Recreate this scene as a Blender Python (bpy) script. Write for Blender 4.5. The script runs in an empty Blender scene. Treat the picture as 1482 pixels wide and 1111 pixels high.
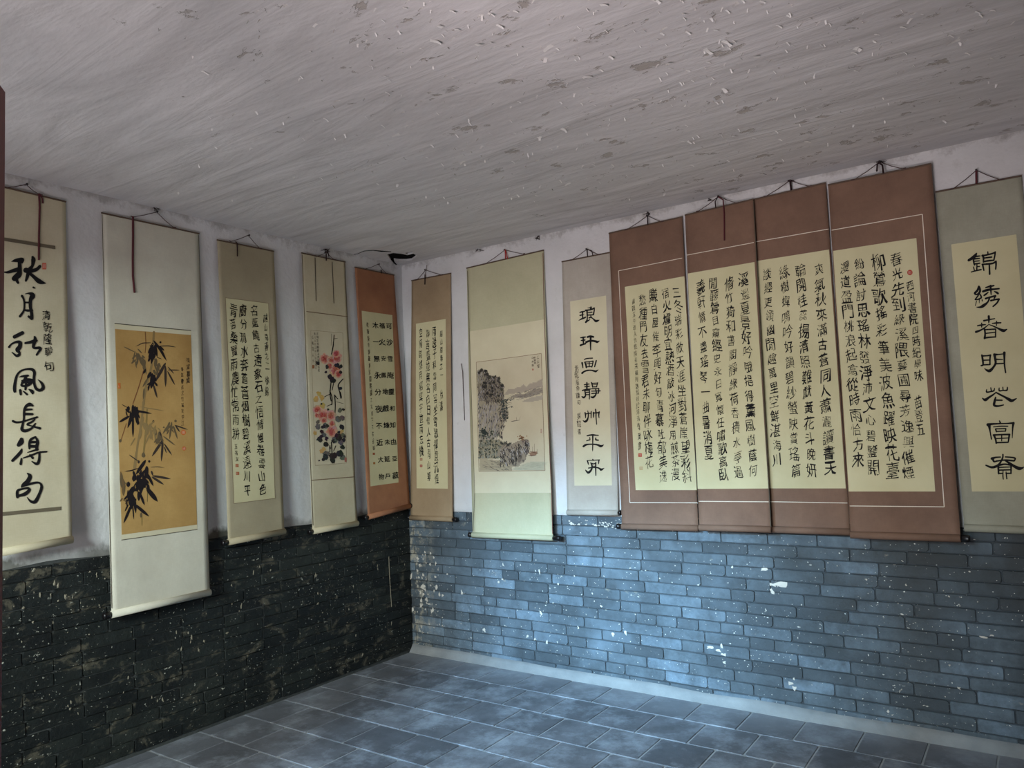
import bpy, bmesh, math, random
from math import sin, cos, radians, pi, sqrt, atan2
from mathutils import Vector, noise
random.seed(7)
SC = bpy.context.scene
C = SC.collection

# ------------------------------------------------------------------ camera
F_PX = 1095.94
YAW, PITCH, ROLL = radians(34.709), radians(3.899), radians(-2.291)
CAM = Vector((3.7361, -4.0389, 1.4823))
fw = Vector((-sin(YAW)*cos(PITCH), cos(YAW)*cos(PITCH), sin(PITCH)))
r0 = Vector((cos(YAW), sin(YAW), 0)); u0 = r0.cross(fw)
rt = r0*cos(ROLL) + u0*sin(ROLL); up = -r0*sin(ROLL) + u0*cos(ROLL)
cd = bpy.data.cameras.new('camera'); cam = bpy.data.objects.new('camera', cd); C.objects.link(cam)
cd.sensor_fit = 'HORIZONTAL'; cd.sensor_width = 36.0; cd.lens = F_PX/1482*36.0
cd.clip_start = 0.05; cd.clip_end = 200
from mathutils import Matrix
M = Matrix(((rt.x, up.x, -fw.x, CAM.x), (rt.y, up.y, -fw.y, CAM.y), (rt.z, up.z, -fw.z, CAM.z), (0, 0, 0, 1)))
cam.matrix_world = M
SC.camera = cam

# ------------------------------------------------------------------ world, light, exposure
w = bpy.data.worlds.new('sky'); SC.world = w; w.use_nodes = True
bg = w.node_tree.nodes['Background']
bg.inputs[0].default_value = (0.80, 0.90, 1.0, 1); bg.inputs[1].default_value = 0.30
def area(name, loc, target, sx, sy, power, col, spread=180):
    l = bpy.data.lights.new(name, 'AREA'); l.shape = 'RECTANGLE'; l.size = sx; l.size_y = sy
    l.energy = power; l.color = col; l.spread = radians(spread)
    o = bpy.data.objects.new(name, l); C.objects.link(o); o.location = loc
    d = Vector(target) - Vector(loc); o.rotation_euler = d.to_track_quat('-Z', 'Y').to_euler()
    return o
# doorway portal for the sky; the other area lamps are unseen fills added outside,
# standing in for sky and courtyard light on walls and ceiling
po = area('doorway_portal', (1.93, -4.18, 1.18), (1.93, 0, 1.18), 2.76, 2.3, 1, (1, 1, 1)); po.data.cycles.is_portal = True
area('sky_patch_fill', (0.9, -7.3, 3.02), (1.68, 0.0, 0.50), 1.0, 0.5, 32, (0.36, 0.69, 1.0), 25)  # added lamp, narrow blue pool on the lower back wall
area('left_wall_fill', (3.0, -7.0, 2.6), (0.3, -1.5, 1.3), 1.5, 1.0, 108, (0.84, 1.0, 1.0), 100)  # added lamp that brightens the left wall
area('back_wall_fill', (1.3, -6.8, 2.0), (1.6, 0, 1.1), 1.5, 0.8, 9, (1.0, 0.76, 0.66), 60)  # added fill for the middle of the back wall, no wall outside
area('ceiling_fill', (2.75, -4.95, 0.06), (2.4, -2.4, 2.75), 1.1, 0.6, 30, (1.0, 0.86, 0.88), 100)  # added lamp in place of ground bounce, brightens the ceiling
area('ceiling_fill_far', (2.0, -8.2, 0.3), (1.2, -0.6, 2.75), 2.6, 1.0, 17, (0.86, 0.9, 1.0), 60)  # second added lamp, for the ceiling near the corner
vs = SC.view_settings
SC.display_settings.display_device = 'sRGB'
vs.view_transform = 'Standard'; vs.look = 'None'; vs.gamma = 1.0; vs.use_curve_mapping = False
vs.exposure = 0.0

# ------------------------------------------------------------------ helpers
HR = 2.75            # room height
XR, YF = 5.30, -4.20  # right wall, front wall

def lin(c):
    return tuple(((v/255)/12.92 if v/255 <= .04045 else ((v/255+.055)/1.055)**2.4) for v in c)

def link(name, me, m=None, parent=None):
    o = bpy.data.objects.new(name, me); C.objects.link(o)
    for x in (m if isinstance(m, (list, tuple)) else ([m] if m else [])):
        me.materials.append(x)
    if parent: o.parent = parent
    return o

def mesh(name, vs_, fs, m=None, parent=None, smooth=False, mats=None):
    me = bpy.data.meshes.new(name); me.from_pydata([tuple(v) for v in vs_], [], fs); me.update()
    o = link(name, me, m, parent)
    if smooth:
        for p in me.polygons: p.use_smooth = True
    if mats:
        for p, i in zip(me.polygons, mats): p.material_index = i
    return o

def box(V, Fc, a, b):
    n = len(V)
    for z in (a[2], b[2]):
        for x, y in ((a[0], a[1]), (b[0], a[1]), (b[0], b[1]), (a[0], b[1])): V.append((x, y, z))
    for f in ((3, 2, 1, 0), (4, 5, 6, 7), (0, 1, 5, 4), (1, 2, 6, 5), (2, 3, 7, 6), (3, 0, 4, 7)):
        Fc.append(tuple(n+i for i in f))

def tube(V, Fc, pts, r, n=6):
    pts = [Vector(p) for p in pts]; base = len(V)
    for i, p in enumerate(pts):
        d = (pts[min(i+1, len(pts)-1)] - pts[max(i-1, 0)]).normalized()
        a = d.cross(Vector((0.3, 0.2, 0.93))); 
        if a.length < .1: a = d.cross(Vector((1, 0, 0)))
        a.normalize(); b = d.cross(a)
        rr = r[i] if isinstance(r, (list, tuple)) else r
        for k in range(n):
            V.append(p + (a*cos(2*pi*k/n) + b*sin(2*pi*k/n))*rr)
    for i in range(len(pts)-1):
        for k in range(n):
            Fc.append((base+i*n+k, base+i*n+(k+1) % n, base+(i+1)*n+(k+1) % n, base+(i+1)*n+k))
    Fc.append(tuple(base+k for k in range(n))[::-1]); Fc.append(tuple(base+(len(pts)-1)*n+k for k in range(n)))

# ---- node material builder
class NM:
    def __init__(s, name, rough=.8, spec=.3):
        s.m = bpy.data.materials.new(name); s.m.use_nodes = True
        s.t = s.m.node_tree; s.b = s.t.nodes['Principled BSDF']
        s.b.inputs['Roughness'].default_value = rough
        s.b.inputs['Specular IOR Level'].default_value = spec
    def n(s, ty, **k):
        x = s.t.nodes.new(ty)
        for a, v in k.items(): setattr(x, a, v)
        return x
    def l(s, a, b): s.t.links.new(a, b)
    def pos(s, scale=(1, 1, 1)):
        g = s.n('ShaderNodeNewGeometry'); mp = s.n('ShaderNodeMapping'); mp.inputs['Scale'].default_value = scale
        s.l(g.outputs['Position'], mp.inputs['Vector']); return mp.outputs[0]
    def noise(s, scale, detail=3, rough=.55, vec=None, dist=0):
        x = s.n('ShaderNodeTexNoise'); x.inputs['Scale'].default_value = scale
        x.inputs['Detail'].default_value = detail; x.inputs['Roughness'].default_value = rough
        x.inputs['Distortion'].default_value = dist
        s.l(vec if vec is not None else s.pos(), x.inputs['Vector']); return x.outputs['Fac']
    def step(s, v, a, b, lo=0., hi=1.):
        x = s.n('ShaderNodeMapRange'); x.inputs[1].default_value = a; x.inputs[2].default_value = b
        x.inputs[3].default_value = lo; x.inputs[4].default_value = hi
        s.l(v, x.inputs[0]); return x.outputs[0]
    def math(s, op, a, b=None):
        x = s.n('ShaderNodeMath', operation=op)
        for i, v in enumerate((a, b)):
            if v is None: continue
            if isinstance(v, (int, float)): x.inputs[i].default_value = v
            else: s.l(v, x.inputs[i])
        return x.outputs[0]
    def mix(s, f, a, b, mode='MIX'):
        x = s.n('ShaderNodeMix', data_type='RGBA', blend_type=mode)
        if isinstance(f, (int, float)): x.inputs[0].default_value = f
        else: s.l(f, x.inputs[0])
        for i, v in ((6, a), (7, b)):
            if isinstance(v, tuple): x.inputs[i].default_value = (*v[:3], 1)
            else: s.l(v, x.inputs[i])
        return x.outputs[2]
    def comp(s, axis):
        g = s.n('ShaderNodeNewGeometry'); x = s.n('ShaderNodeSeparateXYZ'); s.l(g.outputs['Position'], x.inputs[0])
        return x.outputs[axis]
    def col(s, v):
        if isinstance(v, tuple): s.b.inputs['Base Color'].default_value = (*v[:3], 1)
        else: s.l(v, s.b.inputs['Base Color'])
        return s
    def bump(s, h, strength=.3, dist=.01):
        x = s.n('ShaderNodeBump'); x.inputs['Strength'].default_value = strength; x.inputs['Distance'].default_value = dist
        s.l(h, x.inputs['Height']); s.l(x.outputs[0], s.b.inputs['Normal']); return s

def plain(name, c, rough=.7, spec=.3, var=.12, sc=14):
    k = NM(name, rough, spec); c = lin(c)
    n = k.noise(sc, 4)
    k.col(k.mix(n, tuple(v*(1-var) for v in c), tuple(min(1, v*(1+var)) for v in c)))
    return k.m

# ---- materials
def brick_mat(name, dark, mid, light, tan, speck, speck_amt, stain_lo):
    k = NM(name, .62, .35)
    oi = k.n('ShaderNodeObjectInfo')
    r = oi.outputs['Random']
    c = k.mix(k.step(r, 0, .55), lin(dark), lin(mid))
    c = k.mix(k.step(r, .6, 1), c, lin(light))
    c = k.mix(k.step(k.noise(9, 6, .7), .38, .68, 0, .8), c, tuple(v*.38 for v in lin(mid)))
    c = k.mix(k.step(k.noise(1.3, 3, .6), .45, .62, 0, .5), c, tuple(v*.35 for v in lin(mid)))
    c = k.mix(k.step(k.noise(2.1, 4, .6), .5, .72, 0, .35), c, tuple(v*1.35 for v in lin(light)))
    if name == 'grey_brick':   # darker on the upper courses towards the right-hand end
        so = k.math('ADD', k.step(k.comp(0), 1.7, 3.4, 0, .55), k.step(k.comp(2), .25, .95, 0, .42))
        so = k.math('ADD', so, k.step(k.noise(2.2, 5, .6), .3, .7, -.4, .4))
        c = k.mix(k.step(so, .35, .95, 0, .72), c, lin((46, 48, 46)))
    t = k.math('MULTIPLY', k.step(k.noise(5.5, 6, .65, k.pos((1, 1, 1.8)), .6), stain_lo, stain_lo+.07), k.step(k.noise(30, 4, .7), .38, .52))
    if name == 'grey_brick':
        t = k.math('MAXIMUM', t, k.math('MULTIPLY', k.step(k.comp(0), .26, .04), k.step(k.noise(13, 6, .7), .50, .58)))
    else:
        t2 = k.math('MULTIPLY', k.step(k.noise(15, 7, .72, k.pos((1, 1, 2.4))), .56, .66), k.step(k.noise(2.4, 3), .40, .60))
        t = k.math('MAXIMUM', t, k.math('MULTIPLY', t2, .6))
    c = k.mix(k.math('MULTIPLY', t, .75), c, lin(tan))
    sp = k.math('MULTIPLY', k.step(k.noise(42, 3, .6, k.pos((1, 1, 1.5))), .655, .685), k.step(k.noise(2.7, 2), speck_amt, speck_amt+.06))
    sp2 = k.step(k.noise(95, 1, .5), .745, .76)
    sp = k.math('MAXIMUM', sp, sp2)
    c = k.mix(sp, c, lin(speck))
    k.col(c)
    h = k.math('ADD', k.noise(38, 6, .65), k.math('MULTIPLY', sp, .6))
    k.bump(h, .7, .008)
    return k.m
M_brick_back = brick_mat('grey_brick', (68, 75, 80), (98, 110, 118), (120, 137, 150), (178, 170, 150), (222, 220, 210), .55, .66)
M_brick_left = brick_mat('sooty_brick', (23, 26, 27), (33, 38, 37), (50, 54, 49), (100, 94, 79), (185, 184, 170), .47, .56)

k = NM('mortar', .9, .1); k.col(k.mix(k.noise(30, 4), lin((52, 54, 54)), lin((92, 94, 92)))); k.bump(k.noise(60, 4), .5, .004); M_mortar = k.m
k = NM('mortar_blue_grey', .9, .1); k.col(k.mix(k.noise(20, 4), lin((54, 58, 62)), lin((88, 94, 98)))); k.bump(k.noise(60, 4), .5, .004); M_mortar_b = k.m

def plaster_mat():
    k = NM('whitewashed_plaster', .85, .15)
    c = k.mix(k.step(k.noise(1.6, 5, .6), .3, .7), lin((196, 194, 192)), lin((222, 220, 220)))
    c = k.mix(k.step(k.noise(11, 6, .7), .6, .75, 0, .35), c, lin((160, 154, 148)))
    z = k.comp(2)
    # soot and damp that creeps up from the brick course below (left wall) and darker patches under the ceiling
    x = k.comp(0)
    onleft = k.step(x, .25, .05)
    st = k.math('SUBTRACT', k.noise(7, 6, .7, k.pos((1, 1, .45))), k.step(z, .98, 1.09, -.02, .62))
    st = k.math('MULTIPLY', k.math('MULTIPLY', k.step(st, .12, .32), onleft), k.step(k.noise(2.3, 3), .40, .56, .45, 1))
    c = k.mix(st, c, lin((92, 90, 82)))
    top = k.math('SUBTRACT', k.noise(9, 6, .75), k.step(z, 2.745, 2.60, -.02, .5))
    c = k.mix(k.step(top, .42, .6, 0, .5), c, lin((120, 110, 102)))
    k.col(c)
    k.bump(k.math('ADD', k.noise(5, 4, .5), k.math('MULTIPLY', k.noise(40, 5, .6), .25)), .45, .02)
    return k.m
M_plaster = plaster_mat()

def ceil_mat():
    k = NM('old_ceiling_paint', .75, .25)
    st = k.noise(3.0, 6, .6, k.pos((.42, 2.1, 1)), 1.2)
    c = k.mix(k.step(st, .3, .7), lin((190, 186, 185)), lin((212, 208, 207)))
    x, y = k.comp(0), k.comp(1)
    wear = k.step(k.math('ADD', x, k.math('MULTIPLY', y, -.1)), .9, 2.4, -.10, 0)
    pn = k.math('ADD', k.noise(7.0, 7, .66, k.pos((.95, 1.45, 1)), .3), wear)
    peel = k.step(pn, .61, .645)
    c = k.mix(k.math('MULTIPLY', peel, .55), c, lin((140, 128, 112)))
    k.col(c)
    h = k.math('ADD', k.noise(2.6, 4, .5, k.pos((.35, 2.0, 1)), .8), k.math('MULTIPLY', k.noise(22, 4, .6, k.pos((.6, 1.4, 1))), .16))
    h = k.math('SUBTRACT', h, k.math('MULTIPLY', peel, .22))
    k.bump(h, .62, .024)
    return k.m
M_ceil = ceil_mat()
M_flake = plain('curled_paint_flake', (226, 222, 218), .7, .3)
M_black = plain('void_black', (14, 12, 12), .9, .05)
M_cob = plain('sooty_cobweb', (52, 44, 42), .95, .05)

def tile_mat():
    k = NM('grey_floor_tile', .58, .35)
    r = k.n('ShaderNodeObjectInfo').outputs['Random']
    c = k.mix(r, lin((100, 103, 110)), lin((128, 131, 138)))
    c = k.mix(k.step(k.noise(6, 7, .72), .36, .64, 0, .8), c, lin((86, 89, 94)))
    c = k.mix(k.step(k.noise(3.8, 7, .72), .48, .66, 0, .75), c, lin((164, 172, 182)))
    # trodden-in lime dust beside the walls
    y, x = k.comp(1), k.comp(0)
    d = k.math('MAXIMUM', k.step(y, -.34, -.04, 0, .75), k.step(x, .35, .0, 0, .35))
    c = k.mix(k.math('MULTIPLY', d, k.step(k.noise(6, 5), .25, .6)), c, lin((156, 160, 166)))
    c = k.mix(k.step(k.noise(75, 2), .76, .78), c, lin((215, 215, 210)))
    k.col(c); k.bump(k.noise(30, 6, .65), .35, .004)
    k.l(k.step(k.noise(8, 4), .3, .7, .42, .75), k.b.inputs['Roughness'])
    return k.m
M_tile = tile_mat()
k = NM('dusty_floor_joint', .9, .1); k.col(k.mix(k.noise(18, 4), lin((150, 153, 156)), lin((186, 190, 192)))); k.bump(k.noise(50, 4), .4, .004); M_joint = k.m
k = NM('cement_fillet', .8, .2); k.col(k.mix(k.noise(8, 5), lin((112, 116, 118)), lin((164, 166, 165)))); k.bump(k.noise(25, 5), .5, .006); M_fillet = k.m
k = NM('dark_red_paint', .5, .4); k.col(k.mix(k.noise(20, 4, .6, k.pos((6, 6, .6))), lin((92, 34, 42)), lin((128, 62, 52)))); M_red = k.m
M_plain_wall = plain('old_whitewash', (200, 196, 190), .9, .1)
k = NM('courtyard_paving', .85, .2); k.col(k.mix(k.noise(3, 5), lin((120, 96, 84)), lin((158, 128, 112)))); M_court = k.m
M_eave = plain('roof_tile_grey', (84, 84, 86), .8, .2)

# ------------------------------------------------------------------ room shell
def struct(o):
    o['kind'] = 'structure'; return o

# back wall: plaster over a recessed mortar bed that carries the bricks
def undulating(name, wall, s0, s1, z0f, z1, ds, parent_mats):
    """plaster face of a wall as a gently uneven slab, with mortar bed below"""
    V, Fc, mi = [], [], []
    ns = int((s1-s0)/ds); nz = int((z1-1.0)/ds)
    def P(s, z, off):
        return (s, -off, z) if wall == 'B' else (off, s, z)
    idx = {}
    for i in range(ns+1):
        s = s0+(s1-s0)*i/ns; zb = z0f(s)
        for j in range(nz+1):
            z = zb+(z1-zb)*j/nz
            q = noise.noise(Vector((s*1.7, z*1.7, 3.1 if wall == 'B' else 9.4)))*.006 + noise.noise(Vector((s*6, z*6, 1.7)))*.002
            if j == nz: q += .004
            idx[i, j] = len(V); V.append(P(s, z, q+.001))
    flip = wall == 'L'
    for i in range(ns):
        for j in range(nz):
            f = (idx[i, j], idx[i+1, j], idx[i+1, j+1], idx[i, j+1]); Fc.append(f); mi.append(0)
    # lower lip of the plaster back to the bed
    for i in range(ns):
        a = len(V); s_a = s0+(s1-s0)*i/ns; s_b = s0+(s1-s0)*(i+1)/ns
        V.append(P(s_a, z0f(s_a), -.02)); V.append(P(s_b, z0f(s_b), -.02)); Fc.append((idx[i, 0], idx[i+1, 0], a+1, a)); mi.append(0)
    n = len(Fc); V2 = []; F2 = []
    if wall == 'B': box(V2, F2, (s0-.3, .005, -.1), (s1, .30, z1+.25))
    else: box(V2, F2, (-.30, s0, -.1), (-.005, s1, z1+.25))
    a = len(V); V += V2; Fc += [tuple(a+i for i in f) for f in F2]; mi += [1]*len(F2)
    o = mesh(name, V, Fc, [M_plaster, M_mortar if wall == 'L' else M_mortar_b], None, False, mi)
    for p in o.data.polygons: p.use_smooth = len(p.vertices) == 4 and p.material_index == 0
    return struct(o)
wall_back = undulating('wall_back', 'B', 0.0, XR, lambda s: .982+noise.noise(Vector((s*5, 0, 0)))*.004, HR, .06, None)
wall_left = undulating('wall_left', 'L', YF, 0.0, lambda s: .992+noise.noise(Vector((s*4, 5, 0)))*.014+.018*max(0, -s-1.9)*0, HR, .06, None)

# plain walls out of view
V, Fc = [], []; box(V, Fc, (XR, YF-.4, -.1), (XR+.3, .3, HR+.25)); struct(mesh('wall_right', V, Fc, M_plain_wall))
V, Fc = [], []
DX0, DX1, DZ = .55, 3.30, 2.32
box(V, Fc, (-.3, YF-.35, -.1), (DX0, YF, HR+.25)); box(V, Fc, (DX1, YF-.35, -.1), (XR, YF, HR+.25)); box(V, Fc, (DX0, YF-.35, DZ), (DX1, YF, HR+.25))
struct(mesh('wall_front', V, Fc, M_plain_wall))

# bricks
def brick_mesh(name, L, H, seed):
    rnd = random.Random(seed); D = .030
    ring = []
    cut = lambda: rnd.uniform(.002, .012)
    for sx, sz in ((-1, -1), (1, -1), (1, 1), (-1, 1)):
        c1, c2 = cut(), cut(); x, z = sx*L/2, sz*H/2
        p1 = (x - sx*c1, z + rnd.uniform(-.0012, .0012)); p2 = (x + rnd.uniform(-.001, .001), z - sz*c2)
        ring += ([p2, p1] if sx*sz > 0 else [p1, p2])
    # order for ccw ring
    ring.sort(key=lambda p: atan2(p[1]/H, p[0]/L))
    n = len(ring); V = [(x*.985, -.0015 - rnd.uniform(0, .0015), z*.93) for x, z in ring]
    V += [(x, .003, z) for x, z in ring] + [(x, D, z) for x, z in ring]
    F = [tuple(range(n))]
    for a in (0, n):
        for i in range(n): F.append((a+i, a+(i+1) % n, a+n+(i+1) % n, a+n+i)[::-1])
    me = bpy.data.meshes.new(name); me.from_pydata(V, [], F); me.update()
    return me
PITCH_Z = .0607
BH = PITCH_Z - .0038
def brick_set(mat, tag):
    st = [brick_mesh('brick', .2465, BH, 10*tag+i) for i in range(5)]
    hd = [brick_mesh('brick', .122, BH, 50*tag+i) for i in range(4)]
    for m_ in st+hd: m_.materials.append(mat)
    return st, hd
PH = {2: 1.788, 3: 1.923, 4: 1.791, 5: 1.903, 6: 1.80, 7: 1.907, 8: 1.905, 9: 1.869}
def lay(wall, parent, mats, s_lo, s_hi, s_far, rnd, base_top):
    st, hd = mats; far_V, far_F = [], []; cnt = 0
    for k_ in range(16):
        zc = base_top - (k_+.5)*PITCH_Z
        if wall == 'B':
            ph = PH.get(k_, 1.79 + (.125 if k_ % 2 else 0) + rnd.uniform(-.02, .02))
            s = ph - .25*12
            while s < s_lo - .25: s += .25
        else:
            s = s_lo - .25*rnd.random() if k_ % 2 else s_lo - .125*rnd.random()
        s = min(s, s_lo)
        first = True
        while s < s_far:
            hdr = (rnd.random() < .07) or (k_ == 9 and 1.6 < s < 2.3) or (wall == 'B' and k_ == 1 and .5 < s < .7)
            L = .125 if hdr else .25*rnd.uniform(.985, 1.015)
            a, b = max(s, s_lo), min(s+L, s_far); s += L
            if s > s_hi and a < s_hi: pass
            if b-a < .03: continue
            c = (a+b)/2; src = rnd.choice(hd if (b-a) < .17 else st)
            nom = .125 if src in hd else .25
            sx = (b-a)/nom; z = zc + rnd.uniform(-.0008, .0008); pr = rnd.uniform(-.0012, .0018)
            rotz = rnd.uniform(-.006, .006)
            if c > s_hi if wall == 'B' else c < s_hi:
                n0 = len(far_V)
                for v in src.vertices:
                    far_V.append((c+v.co.x*sx, v.co.y, z+v.co.z) if wall == 'B' else (-v.co.y, c+v.co.x*sx, z+v.co.z))
                for p in src.polygons: far_F.append(tuple(n0+i for i in p.vertices))
                continue
            o = bpy.data.objects.new('brick', src); C.objects.link(o); o.parent = parent
            o.scale = (sx, 1, 1); cnt += 1
            if wall == 'B': o.location = (c, -pr, z); o.rotation_euler = (0, rotz, 0)
            else: o.location = (pr, c, z); o.rotation_euler = (0, rotz, pi/2)
    if far_V:
        o = mesh('brickwork', far_V, far_F, st[0].materials[0], parent); o['kind'] = 'stuff'
    return cnt
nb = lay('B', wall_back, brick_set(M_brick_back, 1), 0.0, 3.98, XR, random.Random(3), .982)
# left wall: lay from y=YF to 0; bricks nearer than the frame edge are joined
def lay_left():
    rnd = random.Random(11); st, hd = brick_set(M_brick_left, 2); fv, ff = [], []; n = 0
    for k_ in range(16):
        zc = .986 - (k_+.5)*PITCH_Z
        s = -0.0; first = True
        while s > YF:
            if first: L = .125 if k_ % 2 else .25
            else: L = .125 if rnd.random() < .12 else .25*rnd.uniform(.98, 1.02)
            first = False
            b, a = s, max(s-L, YF); s -= L
            if b-a < .03: continue
            c = (a+b)/2; src = rnd.choice(hd if (b-a) < .17 else st); nom = .125 if src in hd else .25
            sx = (b-a)/nom; z = zc + rnd.uniform(-.0012, .0012); pr = rnd.uniform(-.002, .003)
            if c < -2.75:
                n0 = len(fv)
                for v in src.vertices: fv.append((-v.co.y, c+v.co.x*sx, z+v.co.z))
                for p in src.polygons: ff.append(tuple(n0+i for i in p.vertices))
                continue
            o = bpy.data.objects.new('brick', src); C.objects.link(o); o.parent = wall_left; n += 1
            o.scale = (sx, 1, 1); o.location = (pr, c, z); o.rotation_euler = (0, rnd.uniform(-.008, .008), pi/2)
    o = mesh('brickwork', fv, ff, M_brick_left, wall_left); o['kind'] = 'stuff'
    return n
nl = lay_left()
print('bricks', nb, nl)

# floor: joint bed + tiles
V, Fc = [], []; box(V, Fc, (-.3, YF-.35, -.2), (XR+.3, .3, -.004)); floor = struct(mesh('floor', V, Fc, M_joint))
def tile_mesh(seed, L=.262, W=.262):
    rnd = random.Random(seed); ring = []
    for sx, sy in ((-1, -1), (1, -1), (1, 1), (-1, 1)):
        c1, c2 = rnd.uniform(.003, .012), rnd.uniform(.003, .012); x, y = sx*L/2, sy*W/2
        ring += [(x-sx*c1, y), (x, y-sy*c2)]
    ring.sort(key=lambda p: atan2(p[1], p[0])); n = len(ring)
    V = [(x*.985, y*.985, .0) for x, y in ring] + [(x, y, -.004) for x, y in ring] + [(x, y, -.03) for x, y in ring]
    F = [tuple(range(n))]
    for a in (0, n):
        for i in range(n): F.append((a+i, a+n+i, a+n+(i+1) % n, a+(i+1) % n))
    me = bpy.data.meshes.new('tile'); me.from_pydata(V, [], F); me.update(); me.materials.append(M_tile); return me
tm = [tile_mesh(i) for i in range(5)]
rnd = random.Random(5); nt = 0
for row in range(16):
    y1 = -.036 - .2705*row; y0 = y1-.2705
    if y0 < YF: break
    off = (.24 if row % 2 == 0 else .105) + rnd.uniform(-.012, .012)
    x = off - .27*2
    while x < 4.6:
        a, b = max(x, 0.0 if rnd.random() < 0 else .0), x+.27; x += .27
        if b-a < .05: continue
        o = bpy.data.objects.new('tile', rnd.choice(tm)); C.objects.link(o); o.parent = floor; nt += 1
        o.scale = ((b-a)/.27, 1, 1)
        o.location = ((a+b)/2, (y0+y1)/2, rnd.uniform(-.0012, .0012)); o.rotation_euler = (rnd.uniform(-.003, .003), rnd.uniform(-.003, .003), rnd.uniform(-.006, .006))
print('tiles', nt)
# lime/cement fillet along the back wall foot
V, Fc = [], []; n = 88
for i in range(n+1):
    s = XR*i/n; q = noise.noise(Vector((s*4, 0, 7)))*.006; h = .050+noise.noise(Vector((s*3, 2, 7)))*.008
    V += [(s, .004, -.003), (s, -.040+q, -.003), (s, -.036+q, .002), (s, -.016+q*.5, h*.62), (s, -.004, h), (s, .004, h)]
for i in range(n):
    for j in range(5): Fc.append((i*6+j, i*6+j+1, (i+1)*6+j+1, (i+1)*6+j))
o = struct(mesh('baseboard_back', V, Fc, M_fillet, None, True))

# ceiling with the broken-out hole near the corner
V, Fc = [], []
box(V, Fc, (-.3, YF-.35, HR), (XR+.3, .3, HR+.12))
ceiling = struct(mesh('ceiling', V, Fc, M_ceil))

# ------------------------------------------------------------------ photograph measurements -> places on the walls
def ray(px, py):
    return fw + rt*((px-741)/F_PX) - up*((py-555.5)/F_PX)
def on_wall(px, py, wall, off=0.0):
    d = ray(px, py)
    if wall == 'L': t = (off-CAM.x)/d.x; p = CAM+d*t; return p.y, p.z
    if wall == 'B': t = (-off-CAM.y)/d.y; p = CAM+d*t; return p.x, p.z
def on_ceiling(px, py, dz=0):
    d = ray(px, py); t = (HR-dz-CAM.z)/d.z; p = CAM+d*t; return Vector((p.x, p.y, HR-dz))
def W3(wall, s, z, off):
    return Vector((off, s, z)) if wall == 'L' else Vector((s, -off, z))

# hole: cut irregular prisms out of the slab
hole_px = [[(560, 368), (569, 366), (580, 367), (590, 369), (598, 367), (604, 370), (596, 376), (588, 377), (578, 377), (570, 376), (573, 384), (570, 382), (565, 375)],
           [(586, 366), (597, 364), (597, 367), (590, 368)]]
hp = []
for poly in hole_px:
    pts = [on_ceiling(*p) for p in poly]
    hp.append(pts)
for pts in hp:
    vs_ = [(p.x, p.y, HR-.05) for p in pts] + [(p.x, p.y, HR+.10) for p in pts]; n = len(pts)
    fs = [tuple(range(n))[::-1], tuple(range(n, 2*n))] + [(i, (i+1) % n, n+(i+1) % n, n+i) for i in range(n)]
    me = bpy.data.meshes.new('cut'); me.from_pydata(vs_, [], fs); me.update()
    bm = bmesh.new(); bm.from_mesh(me); bmesh.ops.recalc_face_normals(bm, faces=bm.faces); bm.to_mesh(me); bm.free()
    co = bpy.data.objects.new('cut', me); C.objects.link(co)
    md = ceiling.modifiers.new('b', 'BOOLEAN'); md.object = co; md.operation = 'DIFFERENCE'; md.solver = 'EXACT'
    dg = bpy.context.evaluated_depsgraph_get(); nm = bpy.data.meshes.new_from_object(ceiling.evaluated_get(dg))
    ceiling.modifiers.clear(); ceiling.data = nm; bpy.data.objects.remove(co)
ceiling.data.name = 'ceiling'
# black sheet just inside the hole, its colour stands in for the cavity's dark
V, Fc = [], []
for pts in hp:
    cx = sum(p.x for p in pts)/len(pts); cy = sum(p.y for p in pts)/len(pts)
    a = len(V)
    for p in pts: V.append((cx+(p.x-cx)*1.0, cy+(p.y-cy)*1.0, HR+.012))
    Fc.append(tuple(range(a, len(V)))[::-1])
mesh('hole_dark', V, Fc, M_black, ceiling)
# hairline cracks along the ceiling edge near the corner
V, Fc = [], []
def crack(pts, r):
    P = [on_ceiling(x, y, .001) for x, y in pts]; tube(V, Fc, P, r, 4)
crack([(400, 348), (432, 354), (446, 357)], .003)
crack([(500, 370), (505, 370)], .008); crack([(505, 370), (518, 367), (527, 363), (540, 362), (552, 363), (566, 364)], [.002, .002, .003, .003, .006, .003])
crack([(566, 375), (574, 383), (583, 388), (590, 389)], [.004, .006, .004, .002])
mesh('ceiling_crack', V, Fc, M_black, ceiling)
# curled flakes of paint
V, Fc = [], []; rnd = random.Random(21)
for _ in range(900):
    px = rnd.gauss(900, 330); py = rnd.uniform(-30, 300)
    if px < 250 or px > 1560: continue
    if py > 383-.21*(px-583) - 18: continue
    if px < 583 and py > 290: continue
    if rnd.random() < .35 and px < 520: continue
    p = on_ceiling(px, py); sz = rnd.uniform(.004, .011)*(1.9 if rnd.random() < .10 else .9); an = rnd.gauss(.3, .8)+(pi if rnd.random() < .5 else 0)
    dx = Vector((cos(an), sin(an), 0)); dy = Vector((-sin(an), cos(an), 0)); drop = rnd.uniform(.004, .012)
    a = len(V); L = sz*rnd.uniform(1, 2.2)
    for i in range(4):
        q = i/3; z = -drop*(q**2) - .0005
        for s_, wd in ((-1, 1), (0, 1.1), (1, .9)):
            V.append(p + dx*(L*(q-.3)) + dy*(s_*sz*.5*wd*(1-.35*q+rnd.uniform(-.35, .35))) + Vector((0, 0, z)))
    for i in range(3):
        for j in range(2): Fc.append((a+i*3+j, a+i*3+j+1, a+(i+1)*3+j+1, a+(i+1)*3+j))
o = mesh('paint_flakes', V, Fc, M_flake, ceiling); o['kind'] = 'stuff'

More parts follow.
